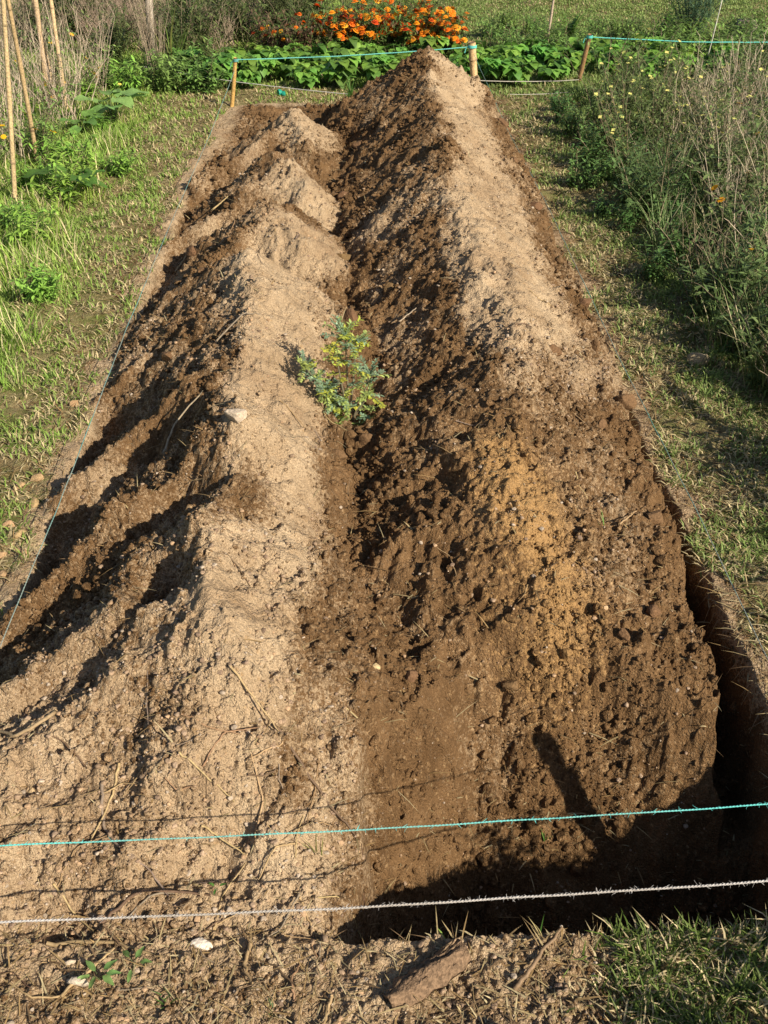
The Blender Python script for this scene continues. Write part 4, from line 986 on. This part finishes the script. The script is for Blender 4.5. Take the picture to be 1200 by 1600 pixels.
# stump on the lawn edge at the far right
def stump():
    mb = MB(); n = 12; a = np.arange(n) * 6.283 / n; P = [(0, 0, -.05), (0, 0, .06), (0, 0, .13), (0, 0, .135)]
    mb.tube(P, [.10, .085, .08, .05], (.30, .25, .20), 12)
    o = mb.build('tree_stump', M_BARK, label='small grey tree stump on the lawn edge at the far right', cat='stump'); o.location = at(3.12, 8.55)
stump()
# sprigs near the trench
def sprig(x, y, n, hgt, cols, label, wd=.0022, dz=0., seed=1, lean1=1.2, name='grass_sprig'):
    o = grass_tuft(seed, hgt, n, .008, cols, wd, lean1).build(name, M_GRASS, label=label, cat='grass sprig'); o.location = at(x, y, dz)
G1 = (.10, .22, .04); YL = (.42, .34, .16)
sprig(.41, .968, 16, .14, [(.6, .5, .28), YL, (.3, .34, .12)], 'tall pale dry grass sprig rising over the white string', .0030, seed=540, lean1=.55)
sprig(.40, 1.37, 9, .035, [G1], 'small green sprig on brown soil above the trench', seed=541)
sprig(.79, 1.45, 7, .055, [G1], 'green grass sprig at the shaded right wall of the trench', seed=542)
sprig(-.02, 5.95, 26, .12, [G1, (.14, .26, .05)], 'green grass tuft between the far ends of the heaps', .005, seed=543)
sprig(.60, 1.98, 5, .05, [G1, YL], 'thin sprig on the right flank near ochre soil', seed=544)
sprig(-.09, 1.115, 5, .06, [(.2, .2, .06)], 'thin dull green blade at the foot of the left heap', seed=545)
sprig(.81, 3.75, 8, .06, [G1], 'small green sprout in the gap along the right edge', .004, seed=546)
sprig(.05, .955, 4, .03, [YL, G1], 'tiny sprig at the near lip of the trench', seed=547)
sprig(.30, .945, 5, .045, [YL, G1], 'short bent sprig at the near lip left of the tall one', seed=548)
sprig(-.33, .86, 14, .04, [(.06, .12, .03), G1], 'dark green grass sprig at the bottom left soil', seed=549)
sprig(-.16, .84, 14, .04, [(.08, .14, .04), YL], 'mixed grass sprig at the bottom edge left of the bark', seed=550)
# ------------------------------------------------------------------ labels: say where each look-alike stands
MARKS = [('the lone brown clod', -.905, 2.8), ('the low broad leaved weed', -1.38, 4.85), ('the bamboo stake', .745, 6.7), ('the brown stake', 1.53, 6.95), ('the slim far left stake', -.71, 6.52), ('the nearest bamboo cane', -1.63, 4.8),
         ('the weathered post', -1.36, 7.45), ('the left fern', 1.66, 8.3), ('the tree stump', 3.12, 8.55), ('the tan stone', 1.17, 3.04), ('the rear three canes', -1.8, 6.5),
         ('the pale broad leaved weed', -1.42, 6.15), ('the white rod', 2.48, 7.4), ('the right fern', 2.35, 8.2), ('the feathery plant', -.03, 2.56), ('the dark trunk', -.41, 9.1),
         ('the small white stone', -.285, .955), ('the bark slab', .10, .885), ('the pale crest stone', -.295, 2.11), ('the tallest peak', .4, 5.93), ('the dark feathery shrub', 2.62, 8.35)]
SHORT = {'tall leaning tan stems over dark foliage at mid right': 'tall leaning tan stems', 'dark leafy undergrowth beneath the leaning stems at mid right': 'dark leafy undergrowth', 'leafy strawberry plant in the dense green row behind the bed': 'leafy strawberry plant', 'tangled green weed with small pale yellow flowers right of the bed': 'green weed with small pale yellow flowers',
 'bushy green weed with a few orange yellow flowers at right': 'green weed with orange yellow flowers', 'dead pale stemmed weed standing among green weeds at right': 'dead pale stemmed weed',
 'tall arching grass tuft in the shaded weeds right of the path': 'tall arching grass tuft', 'low grass clump at the right margin of the trodden strip': 'low grass clump',
 'dense green weed outside the near right corner of the bed': 'dense green weed outside the near right corner', 'low dark green leafy weed in the shade right of the path': 'low dark leafy weed in shade',
 'dead grey brown weed thicket stems at the back left': 'dead grey brown weed stems', 'green weed with orange yellow flowers among dead stems at left': 'green weed with orange yellow flowers',
 'bright green leafy weed on the left grass verge': 'bright green leafy weed', 'lush bright green grass tuft on the left side': 'bright green grass tuft',
 'tangled brown dry undergrowth behind the left end of the strawberry row': 'tangled brown dry undergrowth', 'dark olive bushy weed in front of the back lawn': 'dark olive bushy weed',
 'low green weed filling the back margin between plants': 'low green weed', 'low tangle of dry tan stems in the right hand weeds': 'low tangle of dry tan stems', 'bushy marigold plant with orange flowers behind the strawberry row': 'orange flowered marigold plant',
 'half dried marigold plant with few flowers at the left end of the row': 'half dried marigold plant', 'large dark clod of damp soil resting on the dug heaps': 'dark clod of damp soil',
 'brown clod of soil by the left string on the trodden edge': 'brown clod by the left string', 'thin dry stalk or root lying on the dug soil': 'thin dry stalk on soil'}
from collections import defaultdict
byl = defaultdict(list)
for o in SC.objects:
    if o.parent is None and o.get('group') and o.get('label'): byl[o['label']].append(o)
for l, os_ in byl.items():
    if len(os_) < 2: continue
    words = l.split()
    for o in os_:
        x, y = o.location.x, o.location.y
        nm, mx_, my_ = min(MARKS, key=lambda m: (m[1] - x) ** 2 + (m[2] - y) ** 2)
        dx, dy = x - mx_, y - my_; D = math.hypot(dx, dy)
        if D < .22: ph = 'close beside'
        elif abs(dx) > 2 * abs(dy): ph = 'right of' if dx > 0 else 'left of'
        elif abs(dy) > 2 * abs(dx): ph = 'behind' if dy > 0 else 'in front of'
        else: ph = ('behind and ' if dy > 0 else 'in front and ') + ('right of' if dx > 0 else 'left of')
        if D > 2.0: ph = 'very far ' + ph
        elif D > 1.4: ph = 'far ' + ph
        elif D > .8: ph = 'well ' + ph
        o['label'] = ' '.join((SHORT.get(l, l) + ' ' + ph + ' ' + nm).split()[:16])
print('objects', len(bpy.data.objects))
